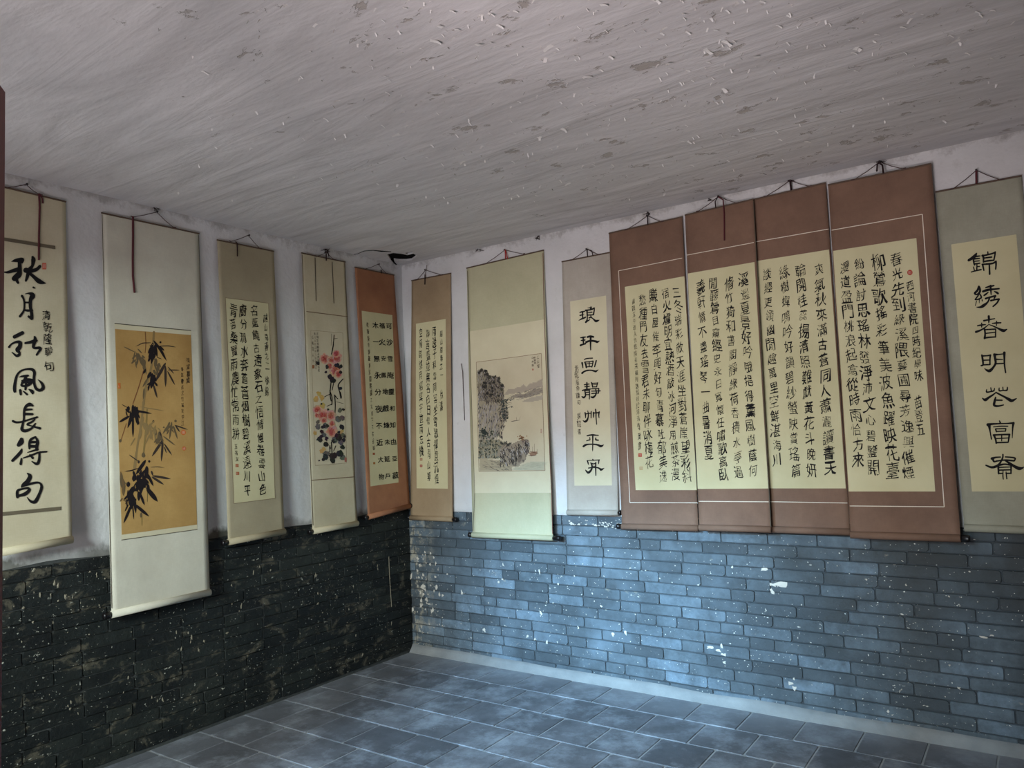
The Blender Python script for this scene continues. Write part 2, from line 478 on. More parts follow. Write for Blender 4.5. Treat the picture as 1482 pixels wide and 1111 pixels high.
# outside: courtyard ground, unseen eave added to cut the sky light
V, Fc = [], []; box(V, Fc, (-8, -14, -.3), (14, YF-.35, -.12)); struct(mesh('courtyard_ground', V, Fc, M_court))
V, Fc = [], []; box(V, Fc, (-4, YF-1.3, 2.75), (10, YF-.35, 2.87)); struct(mesh('added_eave_1', V, Fc, M_eave))

# door leaf folded back into the room at the left of the opening (only its edge is in frame)
E1 = on = None
d = ray(3.6, 128); dirh = Vector((d.x, d.y, 0)); dist = 1.52
e = CAM + d*(dist/dirh.length)
leaf = bpy.data.objects.new('door_leaf', None); C.objects.link(leaf)
hx, hy = 1.80, YF-.02+.03
vec = Vector((hx-e.x, hy-e.y, 0)); Ld = vec.length; ang = atan2(vec.y, vec.x)
leaf.location = (e.x-sin(ang)*.025, e.y+cos(ang)*.025, 0); leaf.rotation_euler = (0, 0, ang)
leaf['label'] = 'dark red wooden door leaf standing open at the left edge of the picture'; leaf['category'] = 'door'
ZT = e.z
V, Fc = [], []
box(V, Fc, (0, -.04, .02), (.07, 0, ZT)); box(V, Fc, (Ld-.07, -.04, .02), (Ld, 0, ZT))
for z in (.02, .5, .72, ZT-.1): box(V, Fc, (.07, -.038, z), (Ld-.07, -.002, z+.1))
mesh('door_frame', V, Fc, M_red, leaf)
V, Fc = [], []; box(V, Fc, (.07, -.026, .1), (Ld-.07, -.014, .55)); mesh('lower_panel', V, Fc, M_red, leaf)
V, Fc = [], []
for i in range(5):
    x = .07+(Ld-.14)*(i+.5)/5; box(V, Fc, (x-.01, -.03, .8), (x+.01, -.01, ZT-.08))
for i in range(8):
    z = .85+(ZT-1.0)*(i+.3)/8; box(V, Fc, (.07, -.029, z), (Ld-.07, -.011, z+.018))
mesh('lattice', V, Fc, M_red, leaf)
print('door leaf', e, Ld, ZT)
# ------------------------------------------------------------------ ink print helpers
def vcol_mat(name, rough=.75):
    k = NM(name, rough, .2); a = k.n('ShaderNodeVertexColor'); a.layer_name = 'print'
    k.col(a.outputs['Color']); return k.m
M_print = vcol_mat('ink_print')
INK = (20, 18, 20)

_gl = {}
def load_glyphs(chars):
    obs = []
    for c in sorted(set(chars)):
        cu = bpy.data.curves.new('glyph', 'FONT'); cu.body = c; cu.resolution_u = 2; cu.fill_mode = 'FRONT'
        o = bpy.data.objects.new('glyph', cu); C.objects.link(o); obs.append((c, o, cu))
    dg = bpy.context.evaluated_depsgraph_get(); dg.update()
    for c, o, cu in obs:
        m_ = o.evaluated_get(dg).to_mesh()
        V = [(v.co.x-.5, v.co.y-.38) for v in m_.vertices]; F = [tuple(p.vertices) for p in m_.polygons]
        # boundary normals
        cnt = {}
        for f in F:
            for i in range(len(f)):
                e = (f[i], f[(i+1) % len(f)]); cnt[e] = 1
        N = [[0., 0.] for _ in V]
        for (a, b) in cnt:
            if (b, a) in cnt: continue
            dx, dy = V[b][0]-V[a][0], V[b][1]-V[a][1]; L = sqrt(dx*dx+dy*dy) or 1
            for i in (a, b): N[i][0] += dy/L; N[i][1] -= dx/L
        for n in N:
            L = sqrt(n[0]**2+n[1]**2) or 1; n[0] /= L; n[1] /= L
        _gl[c] = (V, F, N)
    for c, o, cu in obs:
        bpy.data.objects.remove(o); bpy.data.curves.remove(cu)

def catmull(pts, n=5):
    if len(pts) < 3: 
        a, b = pts[0], pts[-1]
        return [tuple(a[i]+(b[i]-a[i])*t/4 for i in range(3)) for t in range(5)]
    P = [pts[0]]+list(pts)+[pts[-1]]; out = []
    for i in range(1, len(P)-2):
        p0, p1, p2, p3 = P[i-1], P[i], P[i+1], P[i+2]
        for t in range(n):
            u = t/n
            out.append(tuple(.5*((2*p1[j])+(-p0[j]+p2[j])*u+(2*p0[j]-5*p1[j]+4*p2[j]-p3[j])*u*u+(-p0[j]+3*p1[j]-3*p2[j]+p3[j])*u**3) for j in range(3)))
    out.append(tuple(pts[-1])); return out

class Scroll:
    """A hanging scroll. tl,tr,bl,br: photo measurements of the mounting's corners, taken onto the wall."""
    def __init__(s, wall, tl, tr, bl, br, label, mount, name='hanging_scroll', offs=None, off_top=.012, group=None):
        s.wall = wall; s.ot = off_top
        def solve():
            best = None
            for i in range(12, 130, 2):
                ob = i/1000
                a, b = on_wall(*tl, wall, off_top), on_wall(*tr, wall, off_top); c, d_ = on_wall(*bl, wall, ob), on_wall(*br, wall, ob)
                e = abs((c[0]+d_[0])/2-(a[0]+b[0])/2)
                if best is None or e < best[0]: best = (e, ob)
            return best[1]
        s.ob = offs if offs is not None else max(.028, min(.085, solve()))
        s.tl, s.tr = on_wall(*tl, wall, off_top), on_wall(*tr, wall, off_top)
        s.bl, s.br = on_wall(*bl, wall, s.ob), on_wall(*br, wall, s.ob)
        s.R = .0175
        for nm_ in ('bl', 'br'):
            q = getattr(s, nm_); setattr(s, nm_, (q[0], q[1]+s.R))
        s.zt = (s.tl[1]+s.tr[1])/2; s.zb = (s.bl[1]+s.br[1])/2
        s.seed = random.Random(label).random()*50
        s.root = bpy.data.objects.new(name, None); C.objects.link(s.root)
        cx = (s.bl[0]+s.br[0])/2; s.org = W3(wall, cx, s.zb-s.R, s.ob); s.root.location = s.org
        s.root['label'] = label; s.root['category'] = 'scroll'
        if group: s.root['group'] = group
        s.n_eps = 0; s.mount = mount
        print('scroll off', label[:30], round(s.ob, 3), 'w', round(s.tr[0]-s.tl[0], 3), 'h', round(s.zt-s.zb, 3), 'ds', round(s.bl[0]-s.tl[0], 3), round(s.br[0]-s.tr[0], 3))
        s.sheet(); s.roller()
    def off(s, q, z):
        t = (s.zt-z)/(s.zt-s.zb); t = max(0, min(1.02, t))
        wv = noise.noise(Vector((q*3.2+s.seed, z*.9, s.seed)))*.010*min(1, t*2.5)*(1-.6*t**6)
        wv += noise.noise(Vector((q*9+s.seed, z*1.1, 3)))*.0010*min(1, t*4)*(1-.7*t**6)
        base = s.ot+(s.ob-s.ot)*t
        return base + max(wv, -base*.6)
    def at(s, px, py, eps=.0008):
        o = s.ot+(s.ob-s.ot)*.5
        for _ in range(4):
            q, z = on_wall(px, py, s.wall, o); o = s.off(q, z)+eps
        return q, z
    def P(s, q, z, eps): return W3(s.wall, q, z, s.off(q, z)+eps) - s.org
    def add(s, name, V, Fc, m, smooth=False, parent=None):
        return mesh(name, V, Fc, m, parent or s.root, smooth)
    def sheet(s):
        V, Fc = [], []; nu, nv = 16, 60
        for j in range(nv+1):
            v = j/nv
            for i in range(nu+1):
                u = i/nu
                q = (s.tl[0]*(1-u)+s.tr[0]*u)*(1-v)+(s.bl[0]*(1-u)+s.br[0]*u)*v
                z = (s.tl[1]*(1-u)+s.tr[1]*u)*(1-v)+(s.bl[1]*(1-u)+s.br[1]*u)*v
                V.append(s.P(q, z, 0))
        N = len(V); w_ = nu+1
        nrm = W3(s.wall, 0, 0, 1)
        V += [v-nrm*.0009 for v in V[:N]]
        for j in range(nv):
            for i in range(nu):
                a = j*w_+i; f = (a, a+w_, a+w_+1, a+1)
                Fc.append(f); Fc.append(tuple(N+x for x in f[::-1]))
        for j in range(nv):
            for i in (0, nu):
                a = j*w_+i; f = (a, a+w_, N+a+w_, N+a); Fc.append(f if i else f[::-1])
        s.add('mounting', V, Fc, s.mount, True)
    def roller(s):
        V, Fc = [], []
        a = W3(s.wall, s.bl[0]+.0005, s.bl[1], s.ob)-s.org; b = W3(s.wall, s.br[0]-.0005, s.br[1], s.ob)-s.org
        n = 14; d_ = (b-a).normalized(); sd = W3(s.wall, 0, 0, 1); upv = Vector((0, 0, 1))
        for p in (a, b):
            for k_ in range(n): V.append(p+(sd*cos(2*pi*k_/n)+upv*sin(2*pi*k_/n))*s.R)
        for k_ in range(n): Fc.append((k_, (k_+1) % n, n+(k_+1) % n, n+k_))
        Fc += [tuple(range(n))[::-1], tuple(range(n, 2*n))]
        s.add('roller', V, Fc, s.mount, True)
        s.ra, s.rb, s.rd = a, b, d_
        # top stave
        V, Fc = [], []
        p = [s.P(s.tl[0]-.001, s.tl[1], .0), s.P(s.tr[0]+.001, s.tr[1], .0)]
        tube(V, Fc, p, .0045, 6); s.add('top_stave', V, Fc, M_stave)
    def knob(s, side, L=.04):
        p, d_ = (s.ra, -s.rd) if side == 'l' else (s.rb, s.rd)
        V, Fc = [], []
        tube(V, Fc, [p, p+d_*.006, p+d_*.008, p+d_*(L-.008), p+d_*(L-.003), p+d_*L], [.010, .010, .0155, .0165, .0155, .010], 12)
        s.add('roller_knob', V, Fc, M_knob, True)
    def quad(s, name, pts, m, eps, nu=14, nv=50):
        """pts: tl,tr,br,bl in the photo"""
        c = [s.at(*p, eps) for p in pts]; V, Fc = [], []
        for j in range(nv+1):
            v = j/nv
            for i in range(nu+1):
                u = i/nu
                q = (c[0][0]*(1-u)+c[1][0]*u)*(1-v)+(c[3][0]*(1-u)+c[2][0]*u)*v
                z = (c[0][1]*(1-u)+c[1][1]*u)*(1-v)+(c[3][1]*(1-u)+c[2][1]*u)*v
                V.append(s.P(q, z, eps))
        for j in range(nv):
            for i in range(nu):
                a = j*(nu+1)+i; Fc.append((a, a+nu+1, a+nu+2, a+1))
        return s.add(name, V, Fc, m, True)
    def line(s, name, pts, wpx, m, eps=.0021):
        """thin ruled band through photo points"""
        V, Fc = [], []
        for (a, b) in zip(pts, pts[1:]):
            A, B = s.at(*a, eps), s.at(*b, eps); n = 16
            L = sqrt((B[0]-A[0])**2+(B[1]-A[1])**2); nx, nz = -(B[1]-A[1])/L*wpx/2, (B[0]-A[0])/L*wpx/2
            base = len(V)
            for i in range(n+1):
                t = i/n; q = A[0]+(B[0]-A[0])*t; z = A[1]+(B[1]-A[1])*t
                V += [s.P(q+nx, z+nz, eps), s.P(q-nx, z-nz, eps)]
            for i in range(n): a_ = base+2*i; Fc.append((a_, a_+1, a_+3, a_+2))
        return s.add(name, V, Fc, m)
    # ---- printed ink, collected into one mesh
    def ink_begin(s): s.iV, s.iF, s.iC, s.k = [], [], [], 0
    def shape(s, pts2d, faces, color, metric=False):
        """pts2d in photo px (or wall metres)"""
        s.k += 1; eps = .0024 + s.k*.0000006
        a = len(s.iV)
        for p in pts2d:
            q, z = p if metric else s.at(p[0], p[1], eps)
            s.iV.append(s.P(q, z, eps))
        for f in faces:
            s.iF.append(tuple(a+i for i in f)); s.iC.append(color)
    def stroke(s, pts, color=INK, org=(0, 0), sc=1.0, taper=(1, 1), n=5):
        P_ = [(org[0]+p[0]/sc, org[1]+p[1]/sc, p[2]/sc) for p in pts]
        R_ = catmull(P_, n); L = len(R_); pts2, fs = [], []
        for i, (x, y, w_) in enumerate(R_):
            x0, y0, _ = R_[max(0, i-1)]; x1, y1, _ = R_[min(L-1, i+1)]
            dx, dy = x1-x0, y1-y0; d_ = sqrt(dx*dx+dy*dy) or 1; nx, ny = -dy/d_, dx/d_
            t = i/(L-1); ww = max(w_, .05)/2
            if taper[0] < 1: ww *= min(1, taper[0]+t*5)
            if taper[1] < 1: ww *= min(1, taper[1]+(1-t)*2.2)
            pts2 += [(x+nx*ww, y+ny*ww), (x-nx*ww, y-ny*ww)]
        for i in range(L-1): fs.append((2*i, 2*i+1, 2*i+3, 2*i+2))
        # rounded ends
        for (i, sg) in ((0, -1), (L-1, 1)):
            x, y, w_ = R_[i]; j = 1 if i == 0 else L-2; xx, yy, _ = R_[j]
            a = atan2(y-yy, x-xx); rr = w_/2*(taper[0] if i == 0 else taper[1])
            if rr < .12: continue
            b = len(pts2); 
            for k_ in range(6): pts2.append((x+rr*cos(a-pi/2+pi*k_/5), y+rr*sin(a-pi/2+pi*k_/5)))
            fs.append(tuple(range(b, b+6)))
        s.shape(pts2, fs, color)
    def blob(s, x, y, r, color, rnd, n=9, jag=.25, sy=1.0):
        pts = [(x+r*(1+rnd.uniform(-jag, jag))*cos(2*pi*i/n), y+r*sy*(1+rnd.uniform(-jag, jag))*sin(2*pi*i/n)) for i in range(n)]
        s.shape(pts, [tuple(range(n))], color)
    def glyph(s, ch, q, z, w_, h, rnd, color=INK, wild=1.0, bold=0.0, shear=None):
        V, F, N = _gl[ch]; ph = [rnd.uniform(0, 6.3) for _ in range(4)]
        sh = rnd.uniform(.03, .16) if shear is None else shear; am = .050*wild
        hv = rnd.uniform(-.006, .014); rot = rnd.uniform(-.05, .05)*wild; cr, sr = cos(rot), sin(rot)
        pts = []
        for (x, y), (nx, ny) in zip(V, N):
            th = bold + hv - .010 + .016*abs(nx) - .010*abs(ny) + .036*wild*noise.noise(Vector((x*4+ph[0]*9, y*4, ph[1])))
            if wild > .9 and x > .1 and y < -.1: th += .012
            x += nx*th; y += ny*th
            X = x + am*sin(y*5+ph[0]) + am*.5*sin(x*9+ph[2]); Y = y + am*sin(x*5+ph[1]) + am*.5*sin(y*8+ph[3]) + x*sh
            X, Y = X*cr-Y*sr, X*sr+Y*cr
            pts.append((q+X*w_, z+Y*h))
        s.shape(pts, F, color, True)
    def column(s, text, a, b, width, rnd, color=INK, wild=1.0, bold=0.0, hfill=.93, jitter=.17, shear=None, cond=.80):
        """characters from photo point a (first centre) to b (last centre); width in metres"""
        A, B = s.at(*a), s.at(*b); n = len(text); H = (A[1]-B[1])/max(1, n-1)
        for i, ch in enumerate(text):
            t = i/max(1, n-1); q = A[0]+(B[0]-A[0])*t + rnd.uniform(-.06, .06)*width; z = A[1]+(B[1]-A[1])*t
            if ch == ' ': continue
            sc = 1+rnd.uniform(-jitter, jitter)
            s.glyph(ch, q, z, width*sc*cond, H*hfill*sc, rnd, color, wild, bold, shear)
    def seal(s, x, y, r, color=(178, 62, 44), sy=1.0, round_=False, edge=True):
        keep = (s.iV, s.iF, s.iC); s.iV, s.iF, s.iC = [], [], []
        n = 14 if round_ else 4
        R2 = [(x+r*cos(2*pi*i/n+(0 if round_ else pi/4))*(1 if round_ else 1.3), y+r*sy*sin(2*pi*i/n+(0 if round_ else pi/4))*(1 if round_ else 1.3)) for i in range(n)]
        s.shape(R2, [tuple(range(n))], color)
        # pale seal-script bars cut out of the red
        lc = tuple(int(c*.45+200*.55) for c in color)
        for k_ in (-.45, 0, .45):
            s.shape([(x+k_*r-.12*r, y-.55*r*sy), (x+k_*r+.12*r, y-.55*r*sy), (x+k_*r+.12*r, y+.55*r*sy), (x+k_*r-.12*r, y+.55*r*sy)], [(0, 1, 2, 3)], lc)
        s.ink_end('seal', False); s.iV, s.iF, s.iC = keep
    def ink_end(s, name='inscription', stuff=True):
        if not s.iV: return None
        me = bpy.data.meshes.new(name); me.from_pydata([tuple(v) for v in s.iV], [], s.iF); me.update()
        ca = me.color_attributes.new('print', 'FLOAT_COLOR', 'CORNER'); li = 0
        cache = {}
        buf = []
        for p, c in zip(me.polygons, s.iC):
            if c not in cache: cache[c] = (*lin(c), 1)
            for _ in range(p.loop_total): buf.extend(cache[c])
        ca.data.foreach_set('color', buf)
        # face the room
        nrm = W3(s.wall, 0, 0, 1)
        bm = bmesh.new(); bm.from_mesh(me)
        fl = [f for f in bm.faces if f.normal.dot(nrm) < 0]
        if fl: bmesh.ops.reverse_faces(bm, faces=fl)
        bm.to_mesh(me); bm.free()
        o = link(name, me, M_print, s.root)
        if stuff: o['kind'] = 'stuff'
        return o
    # ---- hanging cord, nail and ribbon
    def cord(s, apex, left, right, ribbons=(), m=None, nail=True):
        m = m or M_cord
        ap = W3(s.wall, *on_wall(*apex, s.wall, .014), .014)
        V, Fc = [], []
        for e_ in (left, right):
            q, z = on_wall(*e_, s.wall, s.ot+.003)
            p = W3(s.wall, q, z, s.ot+.003); mid = (ap+p)/2 + Vector((0, 0, -.003))
            tube(V, Fc, [x-s.org for x in (ap, mid, p)], .0019, 5)
            # short binding along the stave
            dirq = .05*(1 if e_ is right else -1)*.6
            tube(V, Fc, [x-s.org for x in (p, W3(s.wall, q+dirq*.5, z+.000, s.ot+.006))], .0028, 5)
        s.add('hanging_cord', V, Fc, m)
        if nail:
            V, Fc = [], []; nd = W3(s.wall, 0, 0, 1)
            a = W3(s.wall, *on_wall(*apex, s.wall, .014), 0)
            tube(V, Fc, [a-nd*.01, a+nd*.022], .0025, 6); tube(V, Fc, [a+nd*.022, a+nd*.025], .005, 8)
            mesh('nail', V, Fc, M_nail, wall_left if s.wall == 'L' else wall_back)
        for rb in ribbons:
            pts, w_, mm = rb
            P_ = []
            for i, p in enumerate(pts):
                q, z = on_wall(*p, s.wall, s.ot+.008); o_ = max(s.off(q, z) if z < s.zt else s.ot, s.ot)+.005
                q, z = on_wall(*p, s.wall, o_); P_.append(W3(s.wall, q, z, o_)-s.org)
            V, Fc = [], []; tube(V, Fc, P_, w_, 6); s.add('ribbon', V, Fc, mm)

M_cord = plain('brown_cord', (78, 58, 56), .8, .2)
M_nail = plain('rusty_nail', (48, 40, 38), .6, .4)
M_rib = plain('maroon_ribbon', (84, 34, 40), .7, .3)
M_redrib = plain('red_ribbon', (170, 50, 48), .7, .3)
M_darkrib = plain('dark_ribbon', (44, 28, 30), .8, .2)
M_stave = plain('dark_stave', (92, 74, 60), .7, .3)
M_knob = plain('black_lacquer', (16, 14, 15), .3, .5)

def silk(name, c, c2=None, sc=5, weave=True, rough=.75, spots=.2):
    k = NM(name, rough, .25); a = lin(c); b = lin(c2 or tuple(v*.9 for v in c))
    col = k.mix(k.step(k.noise(sc, 5, .6), .3, .7), a, b)
    if spots: col = k.mix(k.step(k.noise(3.1, 5, .6, k.pos((1, 1, .5))), .56, .74, 0, spots), col, tuple(v*.62 for v in b))
    if weave:
        z = k.noise(1, 2, .5, k.pos((40, 40, 420))); q = k.noise(1, 2, .5, k.pos((420, 420, 40)))
        wv = k.math('ADD', z, q)
        col = k.mix(k.step(wv, .7, 1.3, 0, .22), col, tuple(v*.7 for v in b))
        k.bump(wv, .12, .001)
    k.col(col); return k.m
cream = silk('cream_silk', (206, 196, 168), (192, 180, 150))
pale = silk('pale_cream_silk', (216, 212, 194), (202, 196, 178), spots=.3)
olive = silk('olive_silk', (174, 162, 134), (160, 148, 122))
greyg = silk('grey_green_silk', (168, 166, 148), (150, 148, 130), spots=.35)
greyb = silk('grey_beige_silk', (186, 178, 166), (170, 160, 148))
tan = silk('tan_silk', (168, 146, 116), (150, 128, 100))
brown = silk('brown_silk', (134, 104, 86), (114, 88, 73), spots=.3)
rust = silk('rust_brown_silk', (174, 122, 88), (150, 102, 76), spots=.3)
green = silk('green_silk', (194, 189, 157), (182, 177, 145))
paper = silk('rice_paper', (208, 200, 162), (194, 185, 146), 3, False, .85, .12)
paperw = silk('pale_rice_paper', (214, 206, 176), (200, 190, 160), 3, False, .85, .12)
paperp = silk('painting_paper', (206, 196, 168), (194, 182, 154), 4, False, .85, .15)
ochre = silk('ochre_paper', (186, 150, 92), (166, 128, 74), 4, True, .8, .25)
M_lineol = plain('olive_brown_band', (104, 94, 76), .8)
M_linedk = plain('dark_edge_line', (82, 74, 62), .8)
M_linewh = plain('white_ruled_line', (226, 214, 196), .8)
M_linebr = plain('brown_ruled_line', (128, 104, 82), .8)
M_edgered = plain('dark_red_edge', (110, 62, 54), .8)

T = dict(
 p1=["春光先到綠溪隈藝圃尋芳逸興催煙", "柳鶯歌搖彩筆美波魚躍映花臺", "紛論討思瑤林發淨沛文心碧鑒開", "漫道盈門桃浪起翕從時雨恰方來", "西河書院四時紀學味", "苗登五"],
 p2=["爽氣秋來滿古蒼同人蕭灑讀書天", "輪開桂蕊揚清照難獻黃花斗晚妍", "綠樹蟬鳴吟好韻碧紗螢映賞瑤篇", "談經更領幽閒趣萬里空鮮湛海川"],
 p3=["溪邊夏景好吟哦挹得薰風樹蔭何", "脩竹猗和書閣靜綠荷香積水亭過", "閒聽鶯目窺經史永日寬懷任嘯歌高臥", "羲軒情不盡瑤琴一曲暑消夏"],
 p4=["三冬瑞彩散天涯坐對蒼崖望彩斜", "宿火爐明宜熱酒敲冰河淨用煎茶漫", "賺白屋催李興好句青慕吐郁美逸", "愁種門友去雪君未聊伴咏梅花", "錄四五牛道人作乾隆癸未縣判逸翁句於河清", "有黃書"],
 s3=["名藍饒古遠象石之悟情慢卷雲山色", "廚分澗水奔蒼蒼烟樹碧溪遠川平", "青茗桑實雨農忙常雨耕", "越山南春之二", "徐錦", "玉名父"],
 s5=["可沙雪庵靈和知由亞菽", "福火安鳳地戲烽未延戶", "木一無永分夜不近大物", "乾隆皇帝御筆書於圓明園之北窗下王石谷臨"],
 s6=["雨邊子和雲同客坐雪歌禪意沉煙", "靜言畫並無名白日僧人古青山郭", "空椅詩然月窮冥字世兩忘機", "越山南春之一", "徐濤"],
 s8=["丞乾隆帝聯句", "張韶書"], s1=["清乾隆聯", "句"],
 s2=["枝堂瀾境", "客年春古之竹寫於中江"], s4=["花開富貴歲朝清供圖大吉書", "春日寫於江南之客舍雨中", "石庵道人作"], s7=["江山如", "晚渡春", "山水圖"])
load_glyphs(''.join(''.join(v) for v in T.values()))
R = random.Random(99)

# ================================================================== the scrolls, corner outwards
# ---- bold couplet at the far left
s = Scroll('L', (-22, 264), (95, 291.8), (-14, 808), (104.7, 786),
  'cream scroll at the far left with seven large black brush characters and thick olive bands', cream)
s.line('top_band', [(-12, 343), (80, 358.2)], .016, M_lineol); s.line('lower_band', [(-6, 744.5), (88.5, 735.3)], .016, M_lineol)
s.ink_begin()
def big(org, sc, strokes, col=INK):
    keep = (s.iV, s.iF, s.iC); s.iV, s.iF, s.iC = [], [], []
    for st in strokes: s.stroke(st, col, org, sc)
    s.ink_end('brush_character', False); s.iV, s.iF, s.iC = keep
k_ = 13.89
big((0, 360), k_, [[(230,255,10),(300,235,60),(380,225,85),(450,215,75),(440,265,60)], [(390,260,70),(395,400,85),(385,520,100),(330,600,70),(360,680,50)],
  [(40,462,10),(150,470,50),(260,440,75),(360,415,90)], [(350,500,60),(270,590,70),(290,620,60)], [(655,165,50),(670,220,90),(650,340,60),(590,430,90),(520,640,45)],
  [(800,350,60),(740,410,70),(640,440,80),(520,430,110)], [(600,490,60),(700,580,75),(800,660,95),(920,692,15)], [(670,775,40),(695,785,30)]])
big((0, 410), k_, [[(440,250,50),(480,330,40),(490,470,38),(470,560,40),(400,660,50)], [(505,210,12),(580,200,40),(640,220,90),(650,260,110),(615,330,75),(610,470,65),(635,600,65),(635,700,75)],
  [(500,380,35),(590,385,38)], [(490,535,38),(570,545,50),(655,540,30)], [(575,665,50),(640,720,40)]])
big((0, 470), k_, [[(290,240,75),(380,195,75),(450,160,75)], [(180,445,45),(230,385,35),(320,345,50),(400,355,75),(395,440,85),(350,500,90),(390,560,50),(380,600,60),(330,620,55),(240,550,18)],
  [(510,365,45),(600,350,60),(700,325,75),(740,315,40)], [(695,240,40),(705,300,70),(670,430,60),(700,465,50),(790,460,60),(810,490,60),(770,550,45),(735,600,40)]])
big((0, 520), k_, [[(295,640,60),(290,560,65),(310,420,55),(345,310,45),(420,230,40),(530,195,38),(640,200,60),(690,260,60),(680,380,55),(690,500,50),(730,590,60),(800,620,60),(860,580,70),(860,520,60),(815,450,40),(760,405,10)],
  [(385,352,12),(460,335,45),(560,325,45)], [(520,340,50),(480,420,45),(430,520,45),(520,530,50),(600,490,60),(650,420,50),(560,400,45),(440,425,30)], [(440,460,40),(540,450,60),(620,440,40)], [(530,380,40),(510,600,45)],
  [(405,620,55),(415,700,45)], [(470,640,25),(540,700,45)], [(580,600,25),(640,640,70),(655,680,45)]])
big((0, 575), k_, [[(655,165,40),(600,140,75),(530,170,60),(490,240,50),(480,330,45),(478,430,40),(450,560,50),(440,640,65),(500,670,65),(600,640,50),(670,590,35)],
  [(500,245,50),(640,238,35)], [(490,330,60),(650,335,50)], [(260,475,50),(330,500,45),(450,485,38),(600,440,38),(745,395,40)], [(700,440,25),(640,490,40),(545,540,40),(640,575,30),(800,620,55)], [(710,520,25),(670,580,50)]])
big((0, 625), k_, [[(430,150,80),(420,200,110),(370,260,75)], [(435,345,30),(400,420,65),(250,575,55)], [(430,535,35),(415,640,55)], [(710,100,40),(620,150,55),(590,230,50),(590,330,40)], [(715,105,30),(755,190,60),(735,300,65),(740,360,50)],
  [(620,205,50),(750,200,50)], [(600,285,60),(740,290,60)], [(550,410,14),(650,380,35),(760,350,35)], [(470,520,25),(620,470,38),(780,410,38),(935,395,35)], [(600,455,30),(655,520,50)], [(790,420,40),(785,560,55),(740,640,60),(640,590,20)]])
big((0, 675), k_, [[(550,135,25),(600,190,80),(560,290,90),(470,370,80),(430,410,30)], [(500,385,30),(620,345,50),(740,320,45),(810,340,40),(835,420,60),(790,550,60),(710,700,75),(620,700,50),(545,620,14)],
  [(560,430,50),(440,450,40),(350,490,55),(350,610,60)], [(560,430,50),(590,470,60),(500,550,75),(380,585,50)]])
s.column(T['s1'][0], (66.6, 456), (70.3, 508), .052, R, hfill=.95); s.glyph('句', *s.at(70.5, 530), .048, .052, R)
s.seal(64, 385, 3.0, (190, 92, 70), 1.7)
s.ink_end()
s.cord((37.8, 267), (1, 272), (56, 281), [([(56.5, 280), (57.5, 300), (56.5, 340), (56.2, 376)], .0042, M_rib), ([(57, 280), (61.5, 287), (62, 294)], .0035, M_rib)])

# ---- bamboo
s = Scroll('L', (147, 308), (288, 338), (161, 894.5), (304, 861.5),
  'long pale scroll with a black ink bamboo painting on ochre paper', pale)
s.quad('painting_border', [(165.7, 467.8), (276.4, 478.4), (285.7, 765.8), (175.7, 781.2)], paperw, .0007)
s.quad('painting_ground', [(166.5, 475.8), (276.2, 484.6), (285.2, 758.9), (176.3, 773.6)], ochre, .0015)
s.line('border_line', [(165.7, 467.8), (276.3, 478.2)], .004, M_linedk); s.line('border_line', [(175.7, 781.2), (285.7, 765.8)], .003, M_linedk)
s.line('edge_line', [(147.8, 310), (161.8, 880)], .003, M_linedk); s.line('edge_line', [(287.6, 340), (303.3, 850)], .003, M_linedk)
s.ink_begin()
B9 = (160, 465); B2 = (160, 560); B3 = (165, 650); sb = 9.26
G1 = (138, 114, 74); G2 = (100, 84, 60); G3 = (58, 48, 42); DK = (30, 24, 26); BRN = (118, 74, 46)
for o_, c_, p_ in ((B9, G1, [(580,140,26),(572,300,30),(560,500,32),(535,660,30),(480,850,32),(452,1000,32),(445,1110,30)]), (B2, G1, [(440,200,30),(430,320,30),(400,560,28),(360,780,26),(330,1080,26)]),
   (B2, (134, 112, 66), [(490,300,22),(470,600,22),(440,900,22)]), (B9, BRN, [(465,140,8),(472,300,9),(462,420,8)]), (B9, BRN, [(440,660,12),(380,870,12),(300,1100,12)]), (B2, BRN, [(210,490,9),(130,740,9)]),
   (B3, G1, [(300,40,30),(270,250,30)]), (B3, (100, 92, 52), [(450,560,9),(445,700,7)]), (B3, (100, 92, 52), [(375,880,9),(375,1020,6)])):
    s.stroke(p_, c_, o_, sb)
def leaf_(o_, x0, y0, x1, y1, w_, c_, bend=0):
    mx, my = (x0+x1)/2, (y0+y1)/2; dx, dy = x1-x0, y1-y0; L = sqrt(dx*dx+dy*dy) or 1
    mx += -dy/L*bend; my += dx/L*bend
    s.stroke([(x0, y0, w_*.35), (x0*.7+mx*.3, y0*.7+my*.3, w_*.85), (mx, my, w_), (x1*.55+mx*.45, y1*.55+my*.45, w_*.8), (x1, y1, w_*.12)], c_, o_, sb, n=3)
